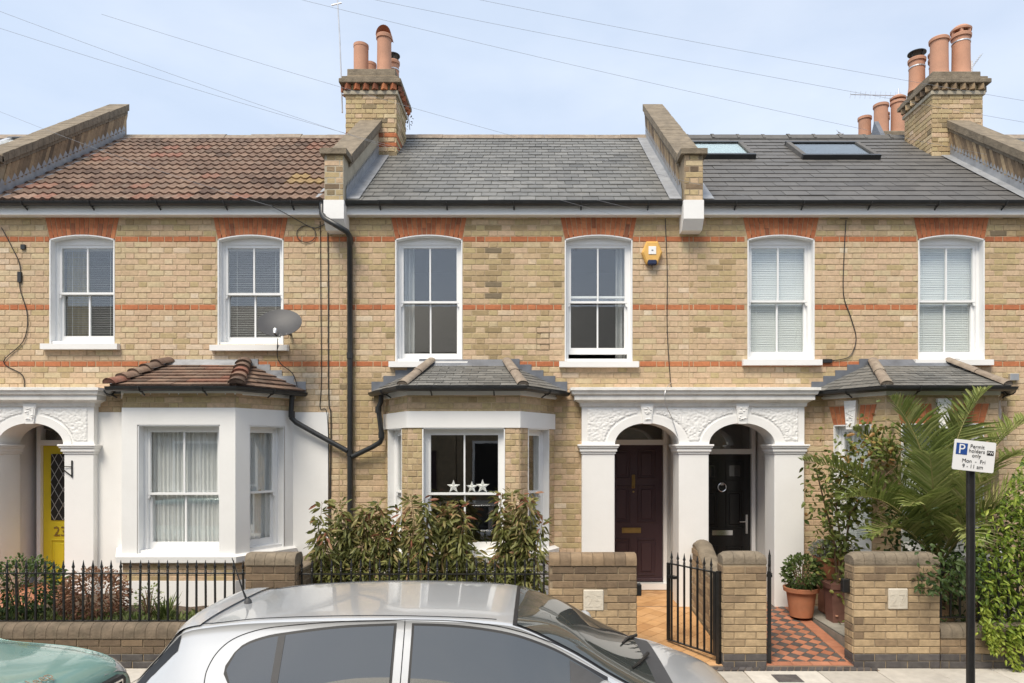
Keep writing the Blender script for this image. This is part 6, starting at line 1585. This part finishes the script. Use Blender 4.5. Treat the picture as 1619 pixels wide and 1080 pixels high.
# ---------------- teal off-roader, only its bonnet corner in the frame
X0 = -3.02
T2_ = [(X0-4.02,.6,.60,.58,.66,.54,.74), (X0-3.97,1.0,.62,.97,.70,.9,.82), (X0-3.85,1.5,.60,1.45,.74,1.02,.86), (X0-3.3,1.60,.61,1.53,.77,1.06,.88), (X0-2.2,1.62,.62,1.54,.78,1.05,.885), (X0-1.75,1.55,.63,1.47,.78,1.04,.885), (X0-1.15,1.10,.70,1.055,.78,1.03,.885), (X0-1.0,1.05,.72,1.01,.79,.985,.885), (X0-.5,1.00,.70,.965,.78,.94,.88), (X0-.22,.955,.67,.92,.75,.885,.86), (X0-.10,.90,.64,.87,.70,.83,.82), (X0-.03,.80,.60,.78,.66,.74,.77), (X0,.55,.58,.53,.62,.5,.70)]
T2_ = [(t[0], t[1]-.075, t[2], t[3]-.075, t[4], t[5]-.06, t[6]) for t in T2_]
jeep = Car(T2_, -9+4.42, ZR, .7)
rj = thing('parked_car', 'teal off-roader with a black slotted grille, its bonnet beside the low dark wall', 'car', (X0-2, -9+4.42, ZR))
jeep.body('body', 'teal_paint', rj, [X0-4.02+.05*i for i in range(79)] + [X0-.09, X0-.06, X0-.03, X0-.012, X0])
jeep.cap('windscreen', 'screen_glass', rj, X0-1.74, X0-1.18, -.95, .95, .006)
for sg in (-1,1):
    jeep.patch('side_glass', 'car_glass', rj, [(X0-3.6,1.42),(X0-1.85,1.44),(X0-1.35,1.10)], [(X0-3.6,1.08),(X0-1.35,1.06)], sg, .006, 24, 6)
    for x in (X0-3.2, X0-.72): jeep.wheel(rj, x, sg, .34, .80)
    jeep.patch('headlamp', 'headlamp', rj, [(X0-.20,.82),(X0-.05,.77)], [(X0-.20,.74),(X0-.05,.70)], sg, .008, 6, 4)
    jeep.patch('wheel_arch', 'trim_grey', rj, [(X0-1.1,.60),(X0-.9,.74),(X0-.55,.74),(X0-.30,.60)], [(X0-1.1,.30),(X0-.30,.30)], sg, .01, 12, 4)
# grille: black band wrapping the nose with seven framed slots
gx = X0-.075
gb = MB().cbox(X0-.06, X0+.028, jeep.yc-.60, jeep.yc+.60, ZR+.54, ZR+.735, .02).build('grille', 'seal', rj)
for i in range(7):
    y = jeep.yc + (i-3)*.155
    s_ = MB()
    for (a, b, c_, d) in ((y-.062,y+.062,.71,.72), (y-.062,y+.062,.57,.58), (y-.062,y-.052,.58,.71), (y+.052,y+.062,.58,.71)): s_.box(X0+.026, X0+.040, a, b, ZR+c_, ZR+d)
    s_.build('grille_slot', 'chrome', gb)
tp = jeep.top(X0-.20, 0, 0); tp2 = jeep.top(X0-.13, 0, 0); dv = (tp - tp2).normalized(); Mx = Matrix((Vector((0,1,0)), dv, Vector((0,1,0)).cross(dv))).transposed().to_4x4(); Mx.translation = tp + Vector((.05,0,.004))
text_obj('badge_lettering', 'Jeep', .11, 'chrome', rj, Mx, .003)

# ================================================================== PARKING SIGN
zs_ = 5.75; sx = PX(1535, 5.8)
sg_ = thing('parking_sign', 'white parking permit sign on a black post in front of the palm', 'sign', (sx, -9+5.8, 0))
MB().tube([(sx,-3.2,-.01), (sx,-3.2,PZ(697,5.8))], .034, 16).build('post', 'black_iron', sg_, smooth=60)
Mz = Matrix.Translation((PX(1539,zs_), -9+zs_-.01, PZ(721,zs_))) @ Matrix.Rotation(R(6), 4, 'Y') @ RX
w2, h2 = .175, .128
def splate(name, x0, x1, y0, y1, z0, z1, m, parent, c=.0):
    g = MB()
    if c:
        pts = []
        for (qx, qy, a0) in ((x1-c,y1-c,0),(x0+c,y1-c,90),(x0+c,y0+c,180),(x1-c,y0+c,270)): pts += [(qx+c*math.cos(R(a0+22.5*i)), qy+c*math.sin(R(a0+22.5*i))) for i in range(5)]
        g.prism(pts, 2, z0, z1)
    else: g.box(x0, x1, y0, y1, z0, z1)
    g.v = [tuple(Mz @ Vector(p)) for p in g.v]; o = g.build(name, m, parent); fix_normals(o); return o
bp_ = splate('sign_plate', -w2, w2, -h2, h2, 0, .004, 'sign_white', sg_, .014); splate('plate_back', -w2, w2, -h2, h2, -.004, -.0005, 'alu', bp_, .014)
splate('parking_panel', -w2+.017, -w2+.112, h2-.125, h2-.03, .005, .0062, 'sign_blue', bp_)
T_ = lambda x, y: Mz @ Matrix.Translation((x, y, .0068))
text_obj('lettering', 'P', .115, 'sign_white', bp_, T_(-w2+.064, h2-.117), .0004)
for (t, x, y, s) in (('Permit', .018, h2-.063, .045), ('holders', .018, h2-.101, .045), ('only', .018, h2-.139, .045), ('Mon  -  Fri', -.0, -h2+.068, .046), ('9 - 11 am', -.005, -h2+.024, .046)): text_obj('lettering', t, s, 'sign_black', bp_, T_(x, y), .0004)
pb_ = splate('zone_panel', w2-.072, w2-.014, h2-.11, h2-.072, .005, .0062, 'sign_black', bp_); text_obj('lettering', 'PW', .034, 'sign_white', bp_, T_(w2-.043, h2-.102), .0004)
for z in (PZ(712,5.8), PZ(730,5.8)): MB().cbox(sx-.045, sx+.045, -3.248, -3.16, z-.008, z+.008, .003).build('clip', 'alu', sg_)

# ================================================================== paper stars in the bay window
for (px, s) in ((717, 1.0), (746, .9), (763, 1.05)):
    z = 8.415; c = Vector(W3(px, 772, z)); g = MB(); n = 10; R0 = .085*s; c.z = 1.717 + R0*.81
    ring = [(c.x + (R0 if i % 2 == 0 else R0*.42)*math.sin(math.pi*2*i/n), c.y, c.z + (R0 if i % 2 == 0 else R0*.42)*math.cos(math.pi*2*i/n)) for i in range(n)]
    g.add(ring + [(c.x, c.y-.018, c.z), (c.x, c.y+.018, c.z)], [(i, (i+1) % n, n) for i in range(n)] + [((i+1) % n, i, n+1) for i in range(n)])
    o = g.build('paper_star', 'sign_white'); tag(o, 'white folded paper star standing on the sash rail of the brick bay window', 'star', 'paper stars in the bay window')

# ================================================================== terrace across the street (seen in the window reflections)
def opposite(x0, x1, m):
    r = thing('terraced_house', 'brick terraced house across the street, seen only reflected in the windows', 'house', ((x0+x1)/2, -14, 0), 'terraced houses across the street')
    yf = -13.2
    MB().box(x0+.01, x1-.01, yf-5, yf, -.1, 5.4).build('wall', 'dark_mortar', r)
    MB().prism([(yf+.2,5.4),(yf-5.2,5.4),(yf-2.6,7.5)], 0, x0, x1).build('roof', m, r)
    for (a, b, z0, z1) in ((.6,1.5,3.4,5.0), (3.0,3.9,3.4,5.0), (.5,2.2,.9,2.5)):
        wn = MB().box(x0+a, x0+b, yf, yf+.03, z0, z1).build('window', 'gloss_white', r)
        for (p, q) in ((a+.07,(a+b)/2-.02), ((a+b)/2+.02,b-.07)): MB().box(x0+p, x0+q, yf+.03, yf+.034, z0+.08, z1-.08).build('pane', 'seal', wn)
    MB().box(x0+3.1, x0+4.0, yf, yf+.03, .1, 2.2).build('door', 'purple_door', r)
for i in range(11): opposite(-25.4+4.6*i, -20.8+4.6*i, 'slate')
